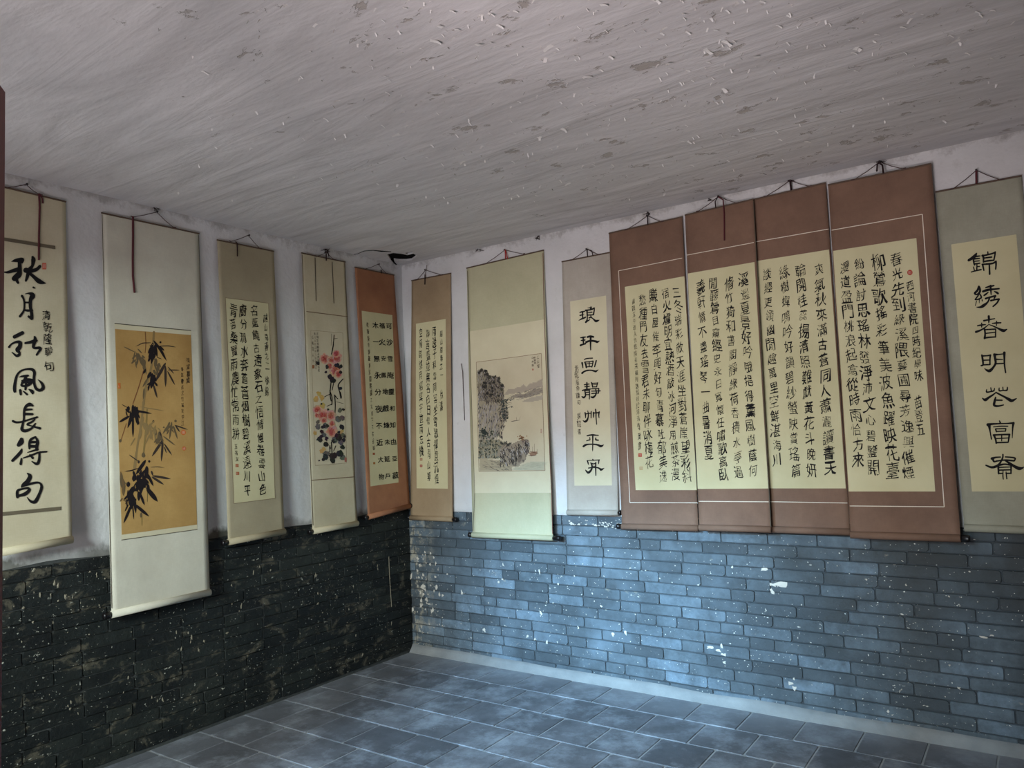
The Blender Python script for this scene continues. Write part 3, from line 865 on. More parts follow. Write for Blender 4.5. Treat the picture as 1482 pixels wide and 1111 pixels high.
for o_, L_, c_ in (
  (B9, [(540,285,335,335,13,20),(660,330,880,345,14,-10)], G3),
  (B9, [(580,260,750,525,36,-10),(565,290,515,540,44),(600,300,625,480,30),(590,330,545,570,46),(655,330,720,390,24),(620,480,690,505,10),(665,268,672,292,28)], DK),
  (B9, [(180,340,335,415,14),(330,400,290,570,18),(350,420,365,565,26),(370,430,432,600,38),(430,500,480,710,30),(460,520,440,650,38),(610,500,598,620,44),(650,560,620,690,40),(500,760,430,880,26),(450,900,440,1040,26)], G2),
  (B9, [(735,560,600,805,40),(735,600,738,875,32),(765,670,862,850,22),(770,610,850,700,15),(770,650,925,652,14),(575,850,625,1025,28)], G3),
  (B9, [(540,680,495,765,42),(560,700,545,900,50),(590,720,570,850,32),(470,640,440,700,30),(520,860,500,930,20)], DK),
  (B2, [(250,390,115,470,35),(330,260,230,545,48),(300,380,300,668,30),(220,270,150,232,10),(310,310,550,355,30),(340,330,365,510,46),(300,240,300,420,40),(240,260,230,330,44),(575,445,572,480,28),(350,440,380,500,40)], DK),
  (B2, [(400,265,720,318,14),(440,400,400,560,34),(480,480,500,640,42),(520,500,560,710,30),(590,540,605,740,26),(450,480,470,580,50),(330,680,265,790,18),(520,640,470,760,18),(410,560,390,700,34)], G1),
  (B2, [(650,600,630,770,34),(820,470,790,695,26),(842,520,897,695,24),(790,490,700,625,26),(710,660,868,782,20),(870,440,872,470,34),(130,700,132,740,34),(710,530,716,550,24),(600,560,610,650,30),(790,470,750,600,30),(440,880,440,940,44)], G2),
  (B2, [(700,710,555,927,36),(700,730,680,992,30),(720,760,822,912,22),(720,800,750,885,16),(860,510,1037,570,18),(870,515,927,600,20),(660,595,700,740,24)], G3),
  (B3, [(420,150,295,335,46),(440,230,430,390,52),(450,330,526,492,36),(280,340,262,430,58),(440,520,582,698,62),(350,590,408,747,34),(280,740,468,897,42),(230,750,130,988,36),(250,760,266,937,18),(190,740,145,832,20),(270,500,185,650,66),(240,600,220,765,74),(200,600,124,687,26),(270,640,292,852,38),(192,440,190,505,52),(470,148,474,178,30),(330,570,332,690,40),(320,255,140,297,16,-8)], DK),
  (B3, [(520,355,757,396,32),(510,370,667,472,32),(205,75,338,168,15),(490,240,675,245,10,-8),(500,290,520,350,24),(330,150,330,190,30)], G3),
  (B3, [(95,320,105,520,44),(130,420,125,620,46),(365,850,360,915,30),(390,60,400,110,50),(100,440,180,460,14)], G2)):
    for lf in L_: leaf_(o_, *lf[:5], c_, lf[5] if len(lf) > 5 else 0)
def tuft(o_, x, y, rx, ry, n, ln, w_, c_):
    for _ in range(n):
        a = R.uniform(.5, 2.7); l_ = ln*R.uniform(.6, 1.2); x0, y0 = x+R.gauss(0, rx), y+R.gauss(0, ry)
        leaf_(o_, x0, y0, x0+cos(a)*l_*.7, y0+sin(a)*l_, w_*R.uniform(.6, 1.2), c_)
tuft(B3, 370, 400, 48, 60, 34, 130, 36, DK); tuft(B3, 230, 620, 40, 50, 20, 110, 26, DK); tuft(B2, 320, 300, 50, 36, 16, 100, 26, DK); tuft(B9, 560, 400, 26, 70, 14, 110, 26, DK); tuft(B9, 560, 770, 30, 40, 10, 90, 24, DK)
tuft(B2, 520, 530, 60, 50, 12, 120, 22, G1); tuft(B2, 650, 660, 24, 30, 8, 90, 20, G2); tuft(B9, 380, 460, 40, 40, 9, 90, 20, G2); tuft(B9, 620, 600, 30, 40, 12, 80, 20, G2); tuft(B3, 120, 480, 16, 70, 9, 80, 22, (112, 88, 58)); tuft(B2, 820, 520, 24, 24, 6, 100, 16, G2)
s.ink_end('bamboo_painting', False); kk = s.k; s.ink_begin(); s.k = kk
s.column(T['s2'][0], (271.9, 520.6), (271.9, 550.5), .030, R, DK, hfill=.95); s.column(T['s2'][1], (263.1, 534), (264.3, 612), .020, R, DK, hfill=.85)
s.seal(265.3, 625.5, 3.8, (196, 104, 50), round_=True); s.seal(266.4, 648.8, 3.0, (188, 92, 46), round_=True); s.seal(172.5, 558, 2.0, (200, 110, 52), 2.2)
s.ink_end('inscription')
s.knob('l'); s.cord((226.5, 306.7), (193, 313.7), (250.5, 328.7), [([(192.4, 313), (192.6, 340), (192.2, 375), (192.4, 400), (194.8, 423.5)], .0050, M_rib)])

# ---- regular-script poem
s = Scroll('L', (314.3, 347), (396.2, 363.5), (330, 789), (412, 773),
  'narrow olive scroll with three columns of poem right of the bamboo painting', olive)
s.quad('paper', [(326.3, 430.7), (388.5, 438.7), (398.2, 720.8), (338.4, 728.4)], paper, .0007)
s.line('border_line', [(326.3, 430.7), (388.5, 438.7), (398.2, 720.8), (338.4, 728.4), (326.3, 430.7)], .0022, M_linebr)
s.ink_begin(); t_ = T['s3']
s.column(t_[0], (368.6, 449), (380, 708), .064, R); s.column(t_[1], (351, 449), (358, 709), .062, R); s.column(t_[2], (336.9, 449), (341, 627), .058, R)
s.column(t_[3], (384, 460), (386.3, 529), .036, R); s.column(t_[4], (386, 550), (386, 566), .036, R); s.column(t_[5], (341.4, 646), (342.7, 664), .030, R)
s.seal(343, 673.5, 2.4, (172, 98, 62)); s.seal(343.8, 684.8, 2.4, (172, 98, 62)); s.ink_end()
s.knob('l'); s.cord((359.4, 340.5), (334.5, 349.2), (375.5, 359), [([(341, 349.5), (343.2, 352), (343.8, 370.7)], .0032, M_darkrib)])

# ---- peonies
s = Scroll('L', (436.5, 366), (499.5, 379), (452.5, 773), (517.5, 761),
  'narrow cream scroll with a painting of pink peonies and black leaves', cream)
s.quad('painting_ground', [(449.7, 477.7), (496, 481.7), (501.8, 669.7), (456.2, 673.5)], paperp, .0007)
s.line('edge_line', [(437.2, 368), (453, 760)], .0045, M_linedk); s.line('edge_line', [(499, 381), (516.3, 750)], .0045, M_linedk)
s.line('silk_strap', [(456, 372.8), (457.6, 435.5)], .006, M_linedk); s.line('silk_strap', [(480.8, 378.7), (483.4, 439)], .006, M_linedk)
s.line('border_line', [(443.4, 450.6), (502.4, 458)], .005, M_linebr); s.line('border_line', [(451, 694.8), (512.6, 689.8)], .005, M_linebr)
s.line('border_line', [(449.7, 477.7), (496, 481.7), (501.8, 669.7), (456.2, 673.5), (449.7, 477.7)], .0015, M_linebr)
s.ink_begin(); A4 = (445, 470); A5 = (445, 565); sa, sB = 10.1, 9.26; rr = random.Random(4)
def flower(o_, sc, x, y, r, dark=(158, 58, 54)):
    X, Y = o_[0]+x/sc, o_[1]+y/sc; r = r/sc
    for ring, (rad, col, n) in enumerate(((.95, (204, 160, 140), 11), (.62, (192, 122, 108), 9), (.33, (176, 86, 76), 7))):
        for i in range(n):
            a = 2*pi*i/n+rr.uniform(-.3, .3); cc = tuple(int(v+rr.uniform(-14, 14)) for v in col)
            s.blob(X+cos(a)*r*rad*.72, Y+sin(a)*r*rad*.82, r*.40, cc, rr, 8, .3)
    for i in range(9): s.blob(X+rr.uniform(-.3, .3)*r, Y+rr.uniform(-.35, .35)*r, r*.13, dark, rr, 6, .4)
def leafb(o_, sc, x, y, r, col):
    X, Y = o_[0]+x/sc, o_[1]+y/sc; r /= sc
    for i in range(3):
        s.blob(X+rr.uniform(-.4, .4)*r, Y+rr.uniform(-.4, .4)*r, r*.8, tuple(int(v+rr.uniform(-10, 12)) for v in col), rr, 9, .4)
for p in ([(390,150,12),(382,240,12),(372,330,16),(350,430,12)], [(352,130,4),(345,300,4)], [(380,205,8),(440,195,4)], [(345,830,14),(330,1000,14),(345,1110,14)], [(385,830,12),(362,950,10)], [(520,790,14),(450,880,18),(470,980,14),(490,1070,20)], [(330,1010,10),(250,1050,8)], [(400,1030,14),(440,1080,10)]): s.stroke(p, INK, A4, sa)
for p in ([(300,0,12),(330,100,12),(325,190,12)], [(365,60,14),(372,180,12),(370,300,10)], [(440,20,12),(455,90,16)], [(330,180,10),(260,210,8)], [(370,80,8),(410,110,6)], [(390,150,6),(480,175,5)], [(320,690,14),(330,850,12)], [(300,740,14),(300,820,10)], [(380,740,10),(350,810,8)]): s.stroke(p, INK, A5, sB)
for x, y, r in ((165,1010,32),(210,1060,40),(120,1060,26)): leafb(A4, sa, x, y, r, (196, 160, 92))
for x, y, r in ((120,120,34),(200,210,40),(200,800,34),(100,570,26),(450,550,26)): leafb(A5, sB, x, y, r, (188, 156, 96))
for x, y, r in ((250,495,68),(425,480,76),(350,520,60),(400,670,84),(330,600,50),(450,720,56),(420,420,50)): flower(A4, sa, x, y, r)
for x, y, r in ((135,260,58),(130,330,36),(210,330,78),(320,335,62),(328,545,74),(220,400,40),(330,440,40)): flower(A5, sB, x, y, r)
GY, LB = (100, 96, 90), (46, 44, 46)
for x, y, r in ((150,560,27),(285,620,32),(430,600,34),(480,612,32),(270,686,20),(480,696,26),(330,760,34),(360,800,46),(475,930,28)): leafb(A4, sa, x, y, r, LB)
for x, y, r in ((240,465,40),(410,380,42),(470,370,32),(440,270,30),(130,480,42),(140,420,26),(210,600,36),(370,650,44),(450,700,40),(470,890,40),(250,850,44),(470,590,30)): leafb(A5, sB, x, y, r, GY)
for x, y, r in ((190,180,14),(272,256,16),(215,480,28),(265,470,26),(455,485,36),(190,550,28),(165,650,36),(180,610,26),(255,645,24),(240,730,34),(420,615,46),(350,680,30),(495,665,26),(468,760,32),(440,840,48),(350,890,56),(240,890,40),(210,920,26),(345,945,36),(480,255,18),(300,770,14),(500,620,16),(155,940,12),(420,560,20)): leafb(A5, sB, x, y, r, LB)
s.ink_end('peony_painting', False); kk = s.k; s.ink_begin(); s.k = kk
s.column(T['s4'][0], (458.8, 483), (461.2, 536), .022, R, (60, 54, 48), hfill=.85); s.column(T['s4'][1], (455.2, 483), (457, 533), .018, R, (110, 98, 80), hfill=.8); s.column(T['s4'][2], (452, 488), (453.2, 522), .018, R, (100, 90, 74), hfill=.7)
s.seal(453.4, 530.5, 1.6, (150, 96, 60), 1.7); s.seal(500.2, 665, 1.6, (168, 104, 90), 2.2)
s.ink_end('inscription')
s.knob('l', .034); s.cord((472.5, 365), (458, 371), (484, 376), [([(472, 366), (472.3, 377)], .0035, M_darkrib), ([(474.5, 364), (476, 371)], .003, M_darkrib)])

# ---- rust brown clerical script by the corner
s = Scroll('L', (513.6, 386.5), (570.3, 398), (532.5, 752), (593, 735.5),
  'rust brown scroll in the corner on the dark left wall', rust, offs=.046)
s.quad('paper', [(523.4, 449.5), (567.7, 455.8), (576.8, 698), (536.2, 703.5)], paper, .0007)
s.ink_begin(); t_ = T['s5']
s.column(t_[0], (562.4, 471.5), (571.4, 687.7), .076, R, hfill=.40, wild=.5, bold=.02, shear=.02)
s.column(t_[1], (552.5, 471), (561.8, 688.3), .076, R, hfill=.40, wild=.5, bold=.02, shear=.02)
s.column(t_[2], (542.6, 470.7), (551.9, 689.6), .076, R, hfill=.40, wild=.5, bold=.02, shear=.02)
s.column(t_[3], (531.7, 469.7), (540.5, 648), .026, R, (70, 58, 48), hfill=.8)
s.seal(541, 656.5, 1.7, (160, 86, 56)); s.seal(541.6, 670, 1.6, (168, 110, 60)); s.ink_end()
s.knob('l', .034); s.knob('r', .020); s.cord((547.5, 382.2), (528, 389.3), (559, 395.6), [([(551.5, 390), (552, 395.5)], .004, M_darkrib)])

# ---- tan scroll right of the corner
s = Scroll('B', (595.6, 406), (652.3, 395.4), (594.5, 752.3), (655.3, 755),
  'tan scroll of handwriting just right of the corner', tan, offs=.028)
s.quad('paper', [(602, 468.3), (645, 461.4), (648.1, 707), (603, 706.4)], paper, .0007)
s.ink_begin(); t_ = T['s6']
s.column(t_[0], (628.7, 478.6), (631.7, 692.6), .046, R); s.column(t_[1], (619.3, 482.6), (620.8, 688.6), .044, R); s.column(t_[2], (608.8, 481.6), (610, 652), .042, R)
s.column(t_[3], (638.6, 482.6), (638.8, 542), .036, R); s.column(t_[4], (639.2, 571), (638.8, 587), .034, R)
s.seal(609.5, 664.5, 2.0, (166, 116, 78)); s.seal(609.5, 674, 2.0, (170, 84, 60)); s.ink_end()
s.knob('l', .022); s.knob('r', .04); s.cord((616, 390.5), (603, 405), (638.6, 397.6), [([(615, 397), (614.9, 411.5)], .0038, M_darkrib), ([(615, 397), (618, 383)], .0016, M_cord)])

# ---- landscape
s = Scroll('B', (675.4, 388), (786.7, 362), (684, 777.6), (800.6, 782.4),
  'wide pale green scroll with an ink landscape of cliffs above a river', green)
s.quad('silk_panel', [(680.3, 479.4), (788.0, 462.0), (798.0, 712.8), (686.4, 713.2)], paperw, .0006)
s.quad('painting_ground', [(689.3, 524), (783.4, 511.3), (788.8, 680.7), (693.1, 682)], paperp, .0015)
s.line('border_line', [(689.3, 524), (783.4, 511.3), (788.8, 680.7), (693.1, 682), (689.3, 524)], .003, M_linebr)
s.line('edge_line', [(785.8, 366), (787.5, 462), (798.0, 712), (799.6, 772)], .004, M_edgered)
s.line('edge_line', [(676.6, 392), (687, 712), (684.6, 768)], .003, M_linedk)
s.ink_begin(); L6 = (685, 505); L7 = (685, 595); sl = 11.69; rr = random.Random(8)
def poly(o_, pts, c_, dy=16):
    """ink wash: rows of small cells so that the wash follows the paper"""
    P2, F2 = [], []; y = min(q[1] for q in pts); y1 = max(q[1] for q in pts); n = len(pts)
    while y < y1:
        ym = min(y+dy/2, y1); xs = []
        for a in range(n):
            (ax, ay), (bx, by) = pts[a], pts[(a+1) % n]
            if (ay <= ym) != (by <= ym): xs.append(ax+(bx-ax)*(ym-ay)/(by-ay))
        xs.sort()
        for a, b_ in zip(xs[::2], xs[1::2]):
            m_ = max(1, int((b_-a)/40)); jl, jr = rr.uniform(-5, 5), rr.uniform(-5, 5); a += jl; b_ += jr
            for q in range(m_):
                xa, xb = a+(b_-a)*q/m_, a+(b_-a)*(q+1)/m_; k0 = len(P2)
                P2 += [(o_[0]+x/sl, o_[1]+yy/sl) for x, yy in ((xa, y), (xb, y), (xb, y+dy), (xa, y+dy))]; F2.append((k0, k0+1, k0+2, k0+3))
        y += dy
    s.shape(P2, F2, c_)
# distant hills
for pts, c_ in (([(520,770),(590,680),(680,680),(740,650),(800,640),(850,600),(900,640),(960,580),(1060,560),(1130,520),(1170,500),(1172,640),(1000,680),(880,720),(740,740),(640,760)], (168, 156, 140)),
                ([(620,810),(720,760),(800,750),(850,770),(930,720),(1000,690),(1100,670),(1172,650),(1175,740),(1050,780),(900,820),(760,830)], (150, 140, 126)),
                ([(820,880),(900,850),(1000,810),(1100,800),(1176,780),(1176,850),(1050,880),(900,900)], (172, 162, 146))): poly(L6, pts, c_)
for _ in range(60):
    x = rr.uniform(560, 1130); y = 900-(x-560)*.30+rr.uniform(-100, 30); l_ = rr.uniform(25, 80)
    g = rr.randint(88, 140); s.stroke([(x, y, 3), (x+l_*.5, y-l_*.28, rr.uniform(5, 11)), (x+l_, y-l_*.25, 3)], (g+6, g, g-6), L6, sl, n=2)
# cliff mass
cl = [(62,370),(130,330),(225,360),(245,430),(300,450),(370,470),(435,470),(450,560),(510,590),(520,700),(515,800),(560,880),(580,1000),(600,1110)]
poly(L6, cl[:5]+[(300,600),(200,700),(75,700)], (138, 130, 110)); poly(L6, [(75,600),(300,450),(435,470),(450,560),(510,590),(520,700),(515,900),(90,900)], (124, 114, 98))
poly(L6, [(85,880),(515,860),(570,960),(600,1110),(95,1110)], (158, 148, 126)); poly(L7, [(90,0),(590,0),(560,130),(500,260),(430,420),(300,480),(100,520)], (164, 154, 132))
def inside(x, y):  # cliff strip in L6 coordinates
    if y < 1030:
        lo = 66+y*.02; hi = 240 if y < 430 else (440 if y < 580 else (515 if y < 860 else 515+(y-860)*.33)); return lo < x < hi and y > 340+max(0, (x-230))*.3
    return 90 < x < 590-(y-1110)*.28
for _ in range(1150):
    x = rr.uniform(64, 600); y = rr.uniform(335, 1480)
    if not inside(x, y): continue
    dark = rr.random() < (.80 if (x > 160 and y < 900) or x > 430 else .16); g = rr.randint(38, 92) if dark else rr.randint(104, 176)
    l_ = rr.uniform(20, 75); dx = rr.uniform(-.5, .15)*l_ if y > 860 else rr.uniform(-.6, .6)*l_
    if y > 860 and x < 450 and not dark: l_ *= 1.8
    s.stroke([(x, y, 3), (x+dx*.5, y+l_*.5, rr.uniform(7, 20) if dark else rr.uniform(4, 9)), (x+dx, y+l_*.95, 2)], (g+6, g, g-2), L6, sl, n=2)
for x, y, r in ((130,360,34),(90,390,26),(210,380,30),(230,440,36),(280,480,36),(350,480,28),(430,500,28),(430,560,26),(480,610,36),(470,680,30),(210,640,40),(270,590,30),(320,650,34),(230,740,34),(190,580,30),(350,570,22),(300,780,30),(420,780,24),(420,880,26),(330,720,24)):
    for _ in range(3): s.blob(L6[0]+(x+rr.uniform(-14, 14))/sl, L6[1]+(y+rr.uniform(-14, 14))/sl, r*.7/sl, rr.choice([(44,42,40),(60,56,52),(72,70,58)]), rr, 8, .45)
# hanging shrubs
for _ in range(110):
    x = rr.gauss(525, 34); y = rr.uniform(850, 1190); g = rr.randint(40, 84)
    s.blob(L6[0]+x/sl, L6[1]+y/sl, rr.uniform(5, 14)/sl, (g, g+6, g+2), rr, 6, .5)
for p in ([(540,900,8),(600,850,5),(610,840,3)], [(560,960,6),(620,930,4),(650,920,3)], [(560,1000,7),(640,975,5),(680,985,3)], [(530,1120,7),(580,1110,4)]): s.stroke(p, (70, 68, 66), L6, sl, n=3)
for x, y in ((605,850),(632,868),(650,975),(572,905)): s.blob(L6[0]+x/sl, L6[1]+y/sl, 1.1, (92, 90, 86), rr, 6, .5)
# lower bank, trees
poly(L7, [(100,500),(430,480),(560,540),(640,560),(560,700),(420,800),(110,800)], (146, 138, 116)); poly(L7, [(110,780),(330,820),(560,850),(650,890),(660,1000),(400,1005),(110,1005)], (170, 158, 132))
for _ in range(300):
    x = rr.uniform(98, 470); y = rr.uniform(330, 790)
    if y < 480 and x > 430-abs(y-420)*.5: continue
    g = rr.choice([rr.randint(48, 84), rr.randint(100, 140)]); s.blob(L7[0]+x/sl, L7[1]+y/sl, rr.uniform(6, 20)/sl, (g, g+2, g-10), rr, 6, .5)
for _ in range(50): s.blob(L7[0]+rr.gauss(180, 22)/sl, L7[1]+rr.gauss(370, 50)/sl, rr.uniform(8, 16)/sl, (50, 58, 54), rr, 6, .5)
for x in (120, 190, 290, 380): s.stroke([(x, 780, 9), (x+rr.uniform(-20, 20), 600, 8), (x+rr.uniform(-30, 40), 420, 4)], (180, 168, 140) if x > 150 else (80, 74, 62), L7, sl, n=3)
for _ in range(70):
    x = rr.uniform(120, 620); y = rr.uniform(830, 990); l_ = rr.uniform(30, 90); g = rr.randint(84, 130); s.stroke([(x, y, 3), (x+l_*.5, y-2+l_*.15, rr.uniform(5, 9)), (x+l_, y+l_*.35, 3)], (g+8, g, g-14), L7, sl, n=2)
# boulders of the promontory
for pts, c_ in (([(430,640),(540,540),(640,560),(760,500),(900,470),(950,500),(950,600),(900,760),(860,860),(800,880),(760,940),(660,930),(560,880),(480,800),(400,740)], (150, 138, 120)),
                ([(540,560),(640,560),(560,650),(440,660)], (60, 58, 58)), ([(800,500),(930,480),(945,590),(860,580)], (104, 92, 88)), ([(620,690),(690,660),(740,760),(740,930),(660,925)], (92, 88, 80)), ([(740,680),(800,660),(830,780),(790,880),(750,860)], (116, 106, 94)), ([(830,640),(890,650),(890,800),(850,860),(815,800)], (84, 78, 76)), ([(890,640),(950,650),(940,700),(900,740)], (96, 88, 84))): poly(L7, pts, c_)
for _ in range(320):
    x = rr.uniform(440, 940); y = rr.uniform(510, 900)
    if y > 560+(940-x)*.75+60 or y < 640-(x-430)*.30: continue
    dark = rr.random() < .68; g = rr.randint(34, 72) if dark else rr.randint(150, 184); l_ = rr.uniform(20, 80)
    s.stroke([(x, y, 3), (x+l_*.25, y+l_*.4, rr.uniform(8, 18) if dark else 8), (x+l_*.35, y+l_, 3)], (g+5, g, g-3), L7, sl, n=2)
for _ in range(40): s.blob(L7[0]+rr.gauss(830, 34)/sl, L7[1]+rr.gauss(445, 22)/sl, rr.uniform(6, 13)/sl, rr.choice([(122, 84, 54), (140, 100, 68), (98, 74, 52)]), rr, 6, .4)
for _ in range(36): s.blob(L7[0]+rr.uniform(470, 640)/sl, L7[1]+(rr.gauss(545, 16))/sl, rr.uniform(6, 14)/sl, (56, 58, 54), rr, 6, .5)
# water and boats
poly(L7, [(670,960),(780,940),(900,870),(1000,850),(1205,850),(1208,996),(680,1000)], (180, 176, 152))
for _ in range(46):
    x = rr.uniform(690, 1180); y = rr.uniform(860, 995); s.stroke([(x, y, 2), (x+rr.uniform(10, 60), y+rr.uniform(-4, 2), rr.uniform(3, 6)), (x+80, y, 2)], (156, 154, 134), L7, sl, n=2)
poly(L7, [(930,700),(1010,680),(1095,690),(1060,740),(980,755)], (146, 116, 94))
for x, y0 in ((1003, 600), (1033, 550), (1080, 640)): s.stroke([(x, 700, 5), (x, y0, 4)], (98, 78, 64), L7, sl)
s.stroke([(935, 745, 8), (1000, 750, 12), (1060, 740, 6)], (84, 64, 56), L7, sl); s.stroke([(960, 680, 8), (1040, 700, 14), (1095, 715, 8)], (110, 78, 62), L7, sl)
s.stroke([(640, 175, 5), (680, 165, 12), (780, 150, 5)], (92, 84, 78), L7, sl); s.stroke([(735, 150, 5), (728, 100, 4)], (110, 100, 92), L7, sl); s.stroke([(780, 140, 4), (795, 90, 3)], (120, 110, 100), L7, sl)
s.ink_end('landscape_painting', False); kk = s.k; s.ink_begin(); s.k = kk
for i, t_ in enumerate(T['s7']): s.column(t_, ((778.4, 774, 770.5)[i], 517+i*.3), ((779.6, 774.4, 771.4)[i], (529.5, 525, 528.5)[i]), .022, R, (92, 80, 70), hfill=.8)
s.seal(771.2, 534.6, 1.2, (176, 84, 66)); s.seal(783.2, 623.5, .9, (176, 136, 116), 3.4)
s.ink_end('inscription')
s.knob('l', .034); s.knob('r', .055); s.cord((731, 361.4), (702.6, 381.6), (757, 367.3), [([(731.1, 361.5), (731.4, 374.8)], .0035, M_redrib), ([(731.3, 361.5), (735, 374.6)], .003, M_redrib)])

# ---- clerical couplet, left of the brown set
s = Scroll('B', (813.2, 378.7), (884, 365), (821.4, 745.4), (895, 746.2),
  'narrow grey scroll with seven bold clerical characters left of the four brown scrolls', greyb, offs=.024, off_top=.006)
s.quad('paper', [(825.1, 436), (877.1, 427.5), (885.7, 702.3), (831.3, 702.6)], paperw, .0007)
s.ink_begin(); k_ = 24.69
big((830, 436), k_, [[(230,395,45),(300,370,50),(400,355,40)], [(325,370,60),(320,470,50),(330,590,50)], [(235,500,50),(300,485,45),(375,470,25)], [(190,680,20),(280,630,55),(360,600,60),(430,565,50)],
  [(500,235,14),(570,230,35),(625,215,40)], [(620,180,25),(630,230,60),(600,300,45)], [(430,320,60),(520,310,55),(640,290,50),(740,240,60)], [(750,230,30),(740,330,45),(710,470,55)], [(480,320,60),(490,480,50),(490,640,45),(440,745,70)], [(530,405,35),(660,385,45)], [(520,490,45),(700,480,45)], [(440,750,30),(520,690,50),(590,650,25)], [(560,590,50),(620,570,50),(700,620,45),(790,700,85),(860,690,75),(925,665,18)], [(620,520,40),(630,580,50)]])
big((832, 476), k_, [[(205,310,40),(290,300,60),(380,285,45)], [(300,300,55),(300,400,60),(310,520,55)], [(225,410,40),(300,400,60),(365,390,40)], [(205,580,75),(280,550,65),(380,525,55)], [(450,285,70),(550,260,75),(660,280,70)], [(565,270,75),(560,420,65),(560,600,50),(565,745,38)],
  [(400,470,75),(500,430,70),(620,420,75),(740,440,80),(800,460,85),(885,420,18)]])
big((834, 510), k_, [[(285,250,35),(350,220,45),(460,205,42),(580,200,42)], [(210,370,70),(225,450,50),(240,545,35)], [(715,290,50),(690,380,50),(655,505,45)], [(305,350,50),(340,430,60),(360,540,50)], [(310,340,45),(450,330,40),(600,305,45)], [(600,310,50),(585,420,40),(555,520,40)],
  [(350,400,30),(580,385,30)], [(465,330,38),(465,510,38)], [(360,520,40),(460,500,40),(560,500,42)], [(210,735,70),(280,680,60),(400,640,55),(540,635,50),(680,670,75),(720,660,60),(790,610,16)]])
big((835, 545), k_, [[(355,205,45),(355,330,60),(355,450,55)], [(260,290,38),(350,270,50),(440,260,38)], [(280,360,40),(440,340,45)], [(195,490,50),(330,455,50),(490,440,42)], [(275,490,40),(300,600,55),(300,690,55),(240,740,75),(180,710,45)], [(300,500,30),(440,480,40)], [(445,480,42),(450,640,42),(440,795,38)], [(320,560,38),(440,550,38)], [(330,640,38),(440,640,40)],
  [(520,210,50),(545,280,50),(560,370,40)], [(545,235,35),(740,225,35)], [(740,215,40),(700,360,35)], [(560,290,22),(710,280,22)], [(560,365,38),(710,360,38)], [(530,430,42),(780,420,42)], [(780,420,42),(770,590,40)], [(520,515,38),(830,505,45)], [(530,600,42),(770,580,42)], [(665,430,42),(690,560,48),(660,660,55),(580,735,75),(505,720,50)]])
big((837, 582), k_, [[(240,370,50),(255,450,50),(258,550,32)], [(250,420,45),(350,400,42),(460,390,42)], [(335,300,25),(355,400,40),(350,530,45),(310,640,75),(240,690,75),(165,650,22)], [(460,330,40),(455,450,38),(455,560,30)], [(540,360,50),(545,450,48),(538,540,32)], [(535,385,42),(640,375,50),(740,370,55)], [(615,250,45),(630,380,50),(635,560,40),(655,785,36)], [(745,345,55),(730,450,45),(740,550,32)]])
big((838, 617), k_, [[(290,330,48),(380,310,55),(490,300,65),(600,310,48),(690,315,42)], [(490,300,55),(490,450,48),(490,620,38),(487,800,36),(485,880,16)], [(380,390,30),(390,470,40),(330,490,38),(270,510,34)], [(600,400,30),(600,470,60),(690,490,48)], [(160,710,75),(230,660,75),(350,635,52),(520,635,52),(660,655,65),(770,700,90),(840,680,60),(885,645,14)]])
big((840, 655), k_, [[(240,280,35),(265,330,50),(285,410,35)], [(250,275,30),(450,270,32),(680,255,42)], [(440,235,40),(460,270,45)], [(665,255,42),(655,330,40),(650,395,28)], [(370,360,40),(410,440,58),(410,560,60),(350,660,80),(270,705,85),(185,620,35)], [(395,380,45),(480,395,42),(555,370,42)], [(550,345,45),(545,520,52),(552,810,38)], [(420,480,30),(540,480,30)], [(290,545,42),(420,530,48),(600,530,50),(700,575,70),(745,600,90),(850,550,18)]])
s.column(T['s8'][0], (834.4, 533), (837.6, 582), .034, R, (70, 60, 54)); s.column(T['s8'][1], (838.4, 602), (838.8, 624), .036, R, (70, 60, 54))
s.ink_end()
s.knob('r', .022); s.cord((849.5, 360.4), (828, 375.5), (867, 368.4), [([(849.5, 361), (850.3, 371.5)], .0032, M_darkrib), ([(850, 361), (856.5, 363), (858, 370)], .003, M_darkrib)])

# ---- the four brown scrolls (one poem in four hangings)
GRP = 'set of four brown poem scrolls hanging edge to edge'
s = Scroll('B', (881.3, 337.7), (987.3, 313.8), (900.4, 765.8), (1010.8, 768.8),
  'leftmost of the four large brown poem scrolls, with a red seal low at its left', brown, offs=.045, off_top=.020, group=GRP)
s.quad('paper', [(904.2, 415), (990.4, 399.6), (1008.6, 709), (920, 709)], paper, .0007)
s.line('ruled_line', [(987.3, 373.3), (895.2, 391.7), (911.6, 727), (1009.8, 727.4)], .0035, M_linewh)
s.ink_begin(); t_ = T['p4']
s.column(t_[0], (979.6, 423), (993.8, 688), .062, R); s.column(t_[1], (963.4, 424), (978, 686), .060, R); s.column(t_[2], (946.3, 427), (960, 689), .060, R); s.column(t_[3], (929.6, 434), (939.8, 668), .058, R)
s.column(t_[4], (916.8, 436.5), (924, 605.4), .026, R, (70, 66, 52)); s.column(t_[5], (925, 616.6), (926.3, 645), .032, R)
s.seal(926.3, 658.3, 2.8, (176, 66, 44)); s.seal(927.8, 677.4, 2.6, (178, 150, 104)); s.ink_end()
s.knob('l', .034); s.cord((937, 312), (907.5, 332), (957, 320.6), [([(937, 313), (937.5, 325.5)], .0038, M_darkrib)])

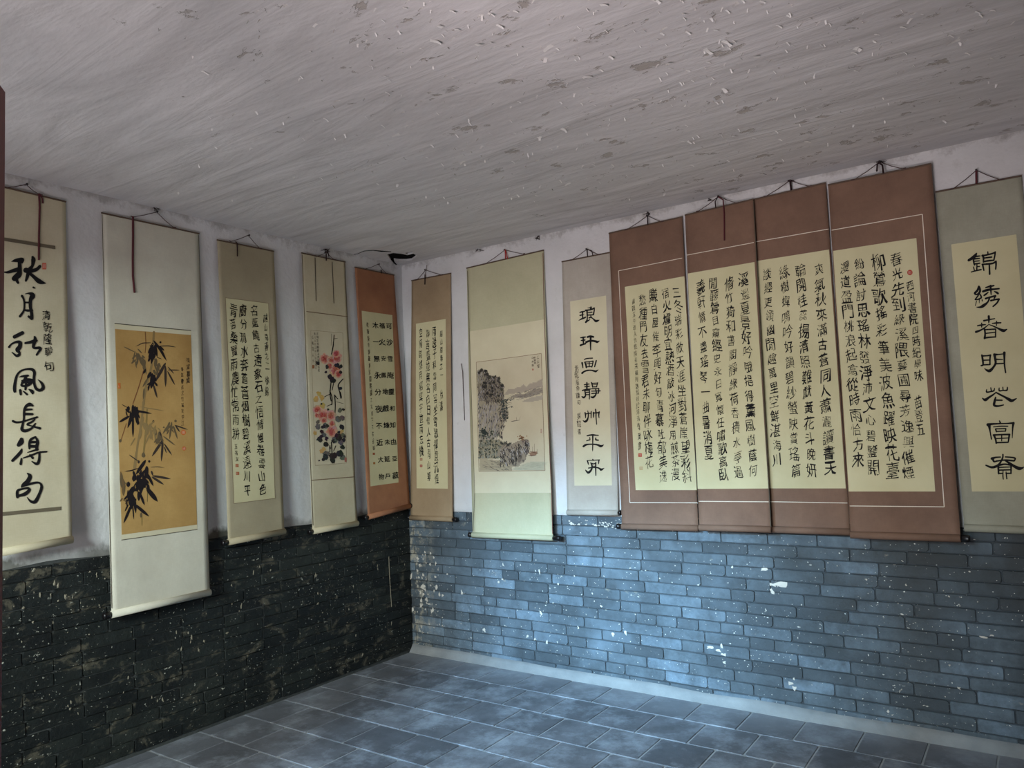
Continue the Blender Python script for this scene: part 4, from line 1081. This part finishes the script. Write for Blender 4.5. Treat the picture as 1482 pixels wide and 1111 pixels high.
s = Scroll('B', (1090.0, 289), (1195, 264.6), (1114.8, 770.6), (1231.0, 774.8),
  'third from the left of the four large brown poem scrolls, without a red seal', brown, offs=.042, off_top=.018, group=GRP)
s.quad('paper', [(1092.3, 378), (1199.8, 361), (1224.0, 706.5), (1112.2, 706.5)], paper, .0007)
s.line('ruled_line', [(1090.5, 350.3), (1199.3, 331.3)], .0035, M_linewh); s.line('ruled_line', [(1112.4, 725.7), (1226.6, 727.6)], .0035, M_linewh)
s.ink_begin(); t_ = T['p2']
s.column(t_[0], (1185.8, 389.6), (1200.6, 677), .066, R); s.column(t_[1], (1157.8, 391), (1175, 680), .064, R); s.column(t_[2], (1134.8, 393), (1152, 680), .062, R); s.column(t_[3], (1110.5, 396), (1125, 665), .062, R)
s.ink_end(); s.cord((1143.3, 261), (1109.5, 283.5), (1170, 269.3), [([(1143.5, 262), (1145, 275)], .0048, M_darkrib), ([(1140, 262), (1146, 261.5)], .004, M_darkrib)])

s = Scroll('B', (991.3, 311.4), (1090.2, 288.4), (1012.3, 767.8), (1116.2, 771.0),
  'second from the left of the four large brown poem scrolls, long ribbon at its top', brown, offs=.085, off_top=.038, group=GRP)
s.quad('paper', [(995.5, 395.7), (1092.0, 379), (1112.0, 706.7), (1009.8, 707.2)], paper, .0007)
s.line('ruled_line', [(994.0, 369), (1091, 350.8)], .0035, M_linewh); s.line('ruled_line', [(1011.4, 725.2), (1112.5, 725.9)], .0035, M_linewh)
s.line('edge_line', [(1090.4, 292), (1115.6, 762)], .0035, M_linedk)
s.ink_begin(); t_ = T['p3']
s.column(t_[0], (1076.3, 404.6), (1089.6, 680), .064, R); s.column(t_[1], (1054.8, 410), (1069, 683), .062, R); s.column(t_[2], (1032.8, 409), (1047, 687), .060, R); s.column(t_[3], (1014, 416), (1025, 655), .060, R)
s.ink_end(); s.cord((1040, 284), (1011.5, 305), (1065.5, 293.7), [([(1040, 285), (1046.5, 289), (1048, 310), (1048.3, 347.7)], .0040, M_rib), ([(1039, 284), (1035, 292), (1036, 301)], .0035, M_darkrib)])

s = Scroll('B', (1198.4, 267.7), (1347.8, 237), (1231.2, 778.8), (1390.8, 784.7),
  'rightmost and widest of the four brown poem scrolls, round red seal at upper right', brown, offs=.085, off_top=.040, group=GRP)
s.quad('paper', [(1205.7, 363), (1326.2, 344.4), (1353.5, 711), (1228.4, 711)], paper, .0007)
s.line('ruled_line', [(1203.6, 333), (1334.8, 310), (1366.5, 733.2), (1229.8, 731.9)], .0035, M_linewh)
s.ink_begin(); t_ = T['p1']
s.column(t_[0], (1297.5, 375), (1316.4, 684), .068, R); s.column(t_[1], (1269.6, 379), (1292, 681), .068, R); s.column(t_[2], (1243.8, 382), (1263.4, 676), .066, R); s.column(t_[3], (1222.6, 387), (1243, 665), .064, R)
s.column(t_[4], (1317.8, 413), (1329.5, 543), .042, R); s.column(t_[5], (1328.4, 582), (1331.3, 621), .040, R)
s.seal(1316.8, 394.2, 3.9, (172, 64, 46), round_=True); s.ink_end()
s.knob('r', .038); s.cord((1273, 234.3), (1236.5, 259.7), (1306, 244.3), [([(1272, 235), (1269.5, 238), (1269, 248)], .0042, M_darkrib), ([(1273, 236), (1277, 239), (1278.7, 251)], .0042, M_darkrib)])

# ---- matching couplet at the far right
s = Scroll('B', (1353.9, 278), (1478.4, 254.3), (1396, 769), (1527, 774.5),
  'grey green scroll at the far right with large clerical characters', greyg, offs=.035)
s.quad('paper', [(1376.6, 353.6), (1470.8, 339), (1502.5, 711), (1406.6, 711)], paper, .0007)
s.ink_begin(); k_ = 18.5
big((1395, 350), k_, [[(335,310,45),(290,380,90),(210,440,80),(130,490,70)], [(300,390,50),(430,375,35)], [(260,455,50),(420,440,35)], [(270,520,35),(415,505,32)], [(280,590,40),(425,570,38)], [(350,600,32),(345,740,38)], [(340,665,28),(420,655,30)], [(255,670,30),(280,750,34)], [(250,420,50),(260,520,45),(285,610,50)], [(195,805,30),(300,775,38),(460,740,42)],
  [(640,265,35),(645,330,40)], [(490,370,50),(620,345,45),(760,310,45),(840,275,45)], [(510,360,60),(525,450,50),(520,540,40)], [(840,270,45),(825,380,40),(800,490,42)], [(550,430,40),(740,405,45)], [(530,530,42),(650,505,50),(800,490,40)], [(490,600,42),(640,590,50),(780,570,48),(860,520,50)], [(500,600,50),(520,690,45),(535,760,38)], [(860,520,50),(860,620,48),(850,725,42)], [(680,590,42),(690,860,50)]])
big((1400, 400), k_, [[(310,270,60),(270,370,60),(200,450,60),(260,480,40),(340,390,55),(320,290,60)], [(345,400,45),(280,520,40),(210,615,38)], [(335,470,35),(375,560,45),(290,610,40),(210,620,30)], [(245,660,25),(215,780,20)], [(320,610,28),(318,710,16)], [(395,620,25),(400,655,30)],
  [(490,300,35),(580,270,50),(710,245,42)], [(420,400,60),(540,360,70),(700,340,50),(850,325,42)], [(620,250,60),(630,380,45),(635,490,25)], [(560,420,28),(500,470,50),(450,505,45)], [(720,400,25),(790,430,60),(820,455,55)], [(490,590,55),(620,550,50),(750,520,60)], [(750,530,45),(715,590,35)], [(590,590,45),(540,690,48),(430,780,85),(350,820,60),(250,820,20)], [(630,645,50),(740,620,45),(850,605,50)], [(850,605,50),(790,710,45),(690,800,42)]])
big((1405, 445), k_, [[(480,230,60),(485,310,60),(480,410,25)], [(350,350,50),(480,325,40),(640,295,30)], [(290,415,32),(292,520,32)], [(180,485,35),(290,465,45),(395,455,30)], [(690,365,32),(685,480,30)], [(575,425,30),(690,410,45),(805,405,38)], [(480,450,22),(370,540,38),(250,610,50),(140,650,65)], [(480,450,22),(600,495,35),(720,550,45),(820,600,75),(890,615,80),(965,580,30)],
  [(365,570,50),(385,700,50),(370,820,60)], [(390,590,38),(660,575,40)], [(665,580,36),(660,790,38)], [(400,690,34),(650,660,34)], [(380,810,50),(500,795,45),(655,785,40)]])
big((1410, 493), k_, [[(205,385,50),(225,500,55),(235,640,48),(185,665,42)], [(220,405,45),(340,400,38),(435,385,50)], [(430,385,48),(420,500,42),(420,630,42)], [(240,520,38),(410,515,32)], [(230,645,40),(420,635,42)], [(540,370,75),(560,480,65),(570,600,60),(510,710,60),(420,800,85),(340,790,60),(275,740,18)], [(560,370,65),(650,365,36),(780,350,30)], [(580,495,45),(760,500,26)], [(580,615,42),(780,605,36)], [(805,320,75),(805,460,52),(810,650,45),(840,850,42)]])
big((1415, 545), k_, [[(240,340,25),(240,410,45),(340,400,36),(430,375,42),(450,310,26)], [(350,295,30),(365,390,36)], [(575,300,28),(580,375,42),(680,365,34),(780,360,46),(795,285,36)], [(672,280,30),(680,360,32)], [(490,420,30),(400,490,48),(290,560,62),(200,620,80),(120,570,22)], [(490,420,40),(600,480,50),(720,540,55),(840,610,85),(920,640,80),(1040,580,24)], [(480,550,40),(455,650,65),(440,760,65),(540,785,52),(690,755,32)], [(500,625,42),(650,630,42)]])
big((1420, 592), k_, [[(490,310,30),(515,370,45)], [(180,415,85),(300,395,55),(500,385,38),(700,380,36),(860,370,60)], [(215,440,85),(240,600,38),(275,800,36)], [(865,370,70),(845,480,48),(838,620,34),(832,770,20)], [(330,475,25),(500,455,34),(715,455,32)], [(385,530,40),(410,600,42)], [(390,525,34),(660,520,36)], [(660,525,38),(650,590,34)], [(410,595,36),(650,585,34)], [(330,690,50),(540,680,44),(760,675,50)], [(345,700,60),(385,800,50),(405,905,50)], [(755,680,52),(725,880,36)], [(550,690,36),(550,850,26)], [(400,785,32),(730,770,30)], [(400,895,44),(715,885,42)]])
big((1422, 645), k_, [[(250,340,75),(350,310,48),(480,300,38)], [(280,360,60),(310,420,50),(420,400,42),(600,380,42),(740,390,48),(840,400,48)], [(610,295,36),(740,305,42),(870,330,48),(850,400,40)], [(545,230,42),(540,310,45),(480,440,50),(400,530,70),(250,575,65),(90,520,40)], [(600,390,34),(700,450,60),(840,540,75),(960,600,95),(1040,600,70),(1110,565,22)], [(420,520,60),(600,490,45),(760,520,45)], [(420,540,60),(425,650,50),(430,740,52)], [(765,530,48),(760,740,40)], [(440,575,38),(750,565,30)], [(440,650,40),(760,640,38)], [(430,740,42),(545,735,34)], [(630,735,40),(765,735,38)], [(550,660,24),(545,800,34),(555,890,30)], [(630,700,30),(640,800,34),(650,880,34)]])
s.ink_end()
s.cord((1413, 246.4), (1379.5, 273), (1448, 260.2), [([(1413, 246), (1413.2, 265.5)], .0046, M_rib)])

# loose bits on the walls
def wall_tube(name, wall, pts, r, m, parent=None):
    V, Fc = [], []; P_ = []
    for p in pts: P_.append(W3(wall, *on_wall(*p[:2], wall, p[2] if len(p) > 2 else .008), p[2] if len(p) > 2 else .008))
    tube(V, Fc, P_, r, 5); return mesh(name, V, Fc, m, parent)
o = wall_tube('twig', 'B', [(667.3, 526), (669.6, 538), (670.3, 560), (671.6, 590), (672.4, 608)], .0022, M_cord)
o['label'] = 'thin brown twig hanging on the white wall between the tan scroll and the landscape scroll'; o['category'] = 'twig'
rr = random.Random(3)
for (x, y, w_) in ((694, 362.5, 7), (777, 345, 4), (1028, 289, 8), (1143, 261, 8), (1273, 233, 9), (937, 309, 6), (226, 302, 6), (472, 362, 7)):
    V, Fc = [], []
    wl = 'L' if x < 583 else 'B'
    for _ in range(9):
        a = W3(wl, *on_wall(x+rr.gauss(0, w_*.5), y+rr.gauss(0, 1.6), wl, .006), .006)
        b = W3(wl, *on_wall(x+rr.gauss(0, w_*.6), y+rr.gauss(0, 2.2), wl, .010), .010)
        tube(V, Fc, [a, (a+b)/2+Vector((0, 0, rr.uniform(-.006, .006))), b], [.0012, rr.uniform(.001, .0035), .0008], 4)
    mesh('cobweb', V, Fc, M_cob, wall_left if wl == 'L' else wall_back)
# flakes of plaster stuck to the brickwork
V, Fc = [], []; rr = random.Random(31)
def fleck(wl, x, y, r, sy=1.0):
    q, z = on_wall(x, y, wl, .004); n = 8; a = len(V)
    V.append(W3(wl, q, z, .0055))
    for i in range(n): 
        ra = r*rr.uniform(.35, 1.45); V.append(W3(wl, q+cos(2*pi*i/n)*ra, z+sin(2*pi*i/n)*ra*sy, .0032))
    for i in range(n): Fc.append((a, a+1+i, a+1+(i+1) % n))
M_pl = plain('plaster_fleck', (204, 198, 186), .85, .1)
for x, y, r, sy in ((781,829,.011,2.6),(778,838,.008,.8),(728,817,.010,1),(722,842,.009,1),(727,838,.006,1.2),(668,857,.016,1.7),(632,850,.012,1.8),(647,830,.008,1),(701,912,.013,1),(763,921,.012,1),(774,925,.008,1),(791,928,.008,1.8),(783,888,.010,1.5),(837,908,.010,1.4),(887,917,.010,1.4),(905,916,.008,2),
  (1027,937,.020,.45),(1040,941,.016,.6),(1047,947,.012,.8),(1044,935,.010,1.3),(1048,958,.009,1),(1145,989,.020,.8),(1150,996,.012,1),(1105,824,.022,.45),(1130,846,.034,.45),(1117,846,.020,.5),(1117,856,.012,1),(1060,820,.010,1),(1149,982,.006,1),(1253,838,.006,1),(955,837,.005,1),(808,845,.007,.8),(830,798,.006,.8),
  (1424,922,.020,.35),(1435,919,.012,.6),(1388,996,.008,1),(1368,1008,.006,1),(1285,1029,.007,1.2),(896,903,.004,1),(1010,846,.006,.8),(860,870,.006,1),(870,877,.006,1.2),(842,860,.006,.8),(592,905,.020,1.2),(596,883,.016,1.6),(594,835,.020,2),(612,850,.018,1)): fleck('B', x, y, r, sy)
for _ in range(46): fleck('B', rr.uniform(822, 905), 757+rr.gauss(0, 2.2)+(rr.uniform(-1, 3)), rr.uniform(.004, .012), rr.uniform(.3, .7))
for _ in range(60): fleck('B', 603+abs(rr.gauss(0, 20)), rr.uniform(795, 925), rr.uniform(.003, .010), rr.uniform(.6, 2))
for _ in range(70): fleck('B', rr.gauss(800, 60), rr.gauss(860, 35), rr.uniform(.002, .005), rr.uniform(.6, 1.4))
for _ in range(60): fleck('B', rr.uniform(880, 1470), rr.uniform(800, 1000), rr.uniform(.002, .004), rr.uniform(.5, 1.4))
o = mesh('plaster_flecks', V, Fc, M_pl, wall_back); o['kind'] = 'stuff'
V, Fc = [], []
for _ in range(240):
    x = rr.uniform(20, 590); y = 790+rr.uniform(20, 250)-.06*x
    if y > 1160-.36*x-14: continue
    cl_ = noise.noise(Vector((x*.012, y*.012, 4)))
    if cl_ < -.02: continue
    fleck('L', x, y, rr.uniform(.0015, .006)*(1.8 if rr.random() < .12 else 1), rr.uniform(.4, 2.6))
M_pl2 = plain('grimy_plaster_fleck', (150, 142, 124), .9, .1)
o = mesh('plaster_flecks', V, Fc, M_pl2, wall_left); o['kind'] = 'stuff'
wall_tube('mortar_streak', 'L', [(562.8, 805, .005), (563.6, 830, .005), (565.2, 855, .005), (566.8, 878, .005)], .002, M_pl2, wall_left)
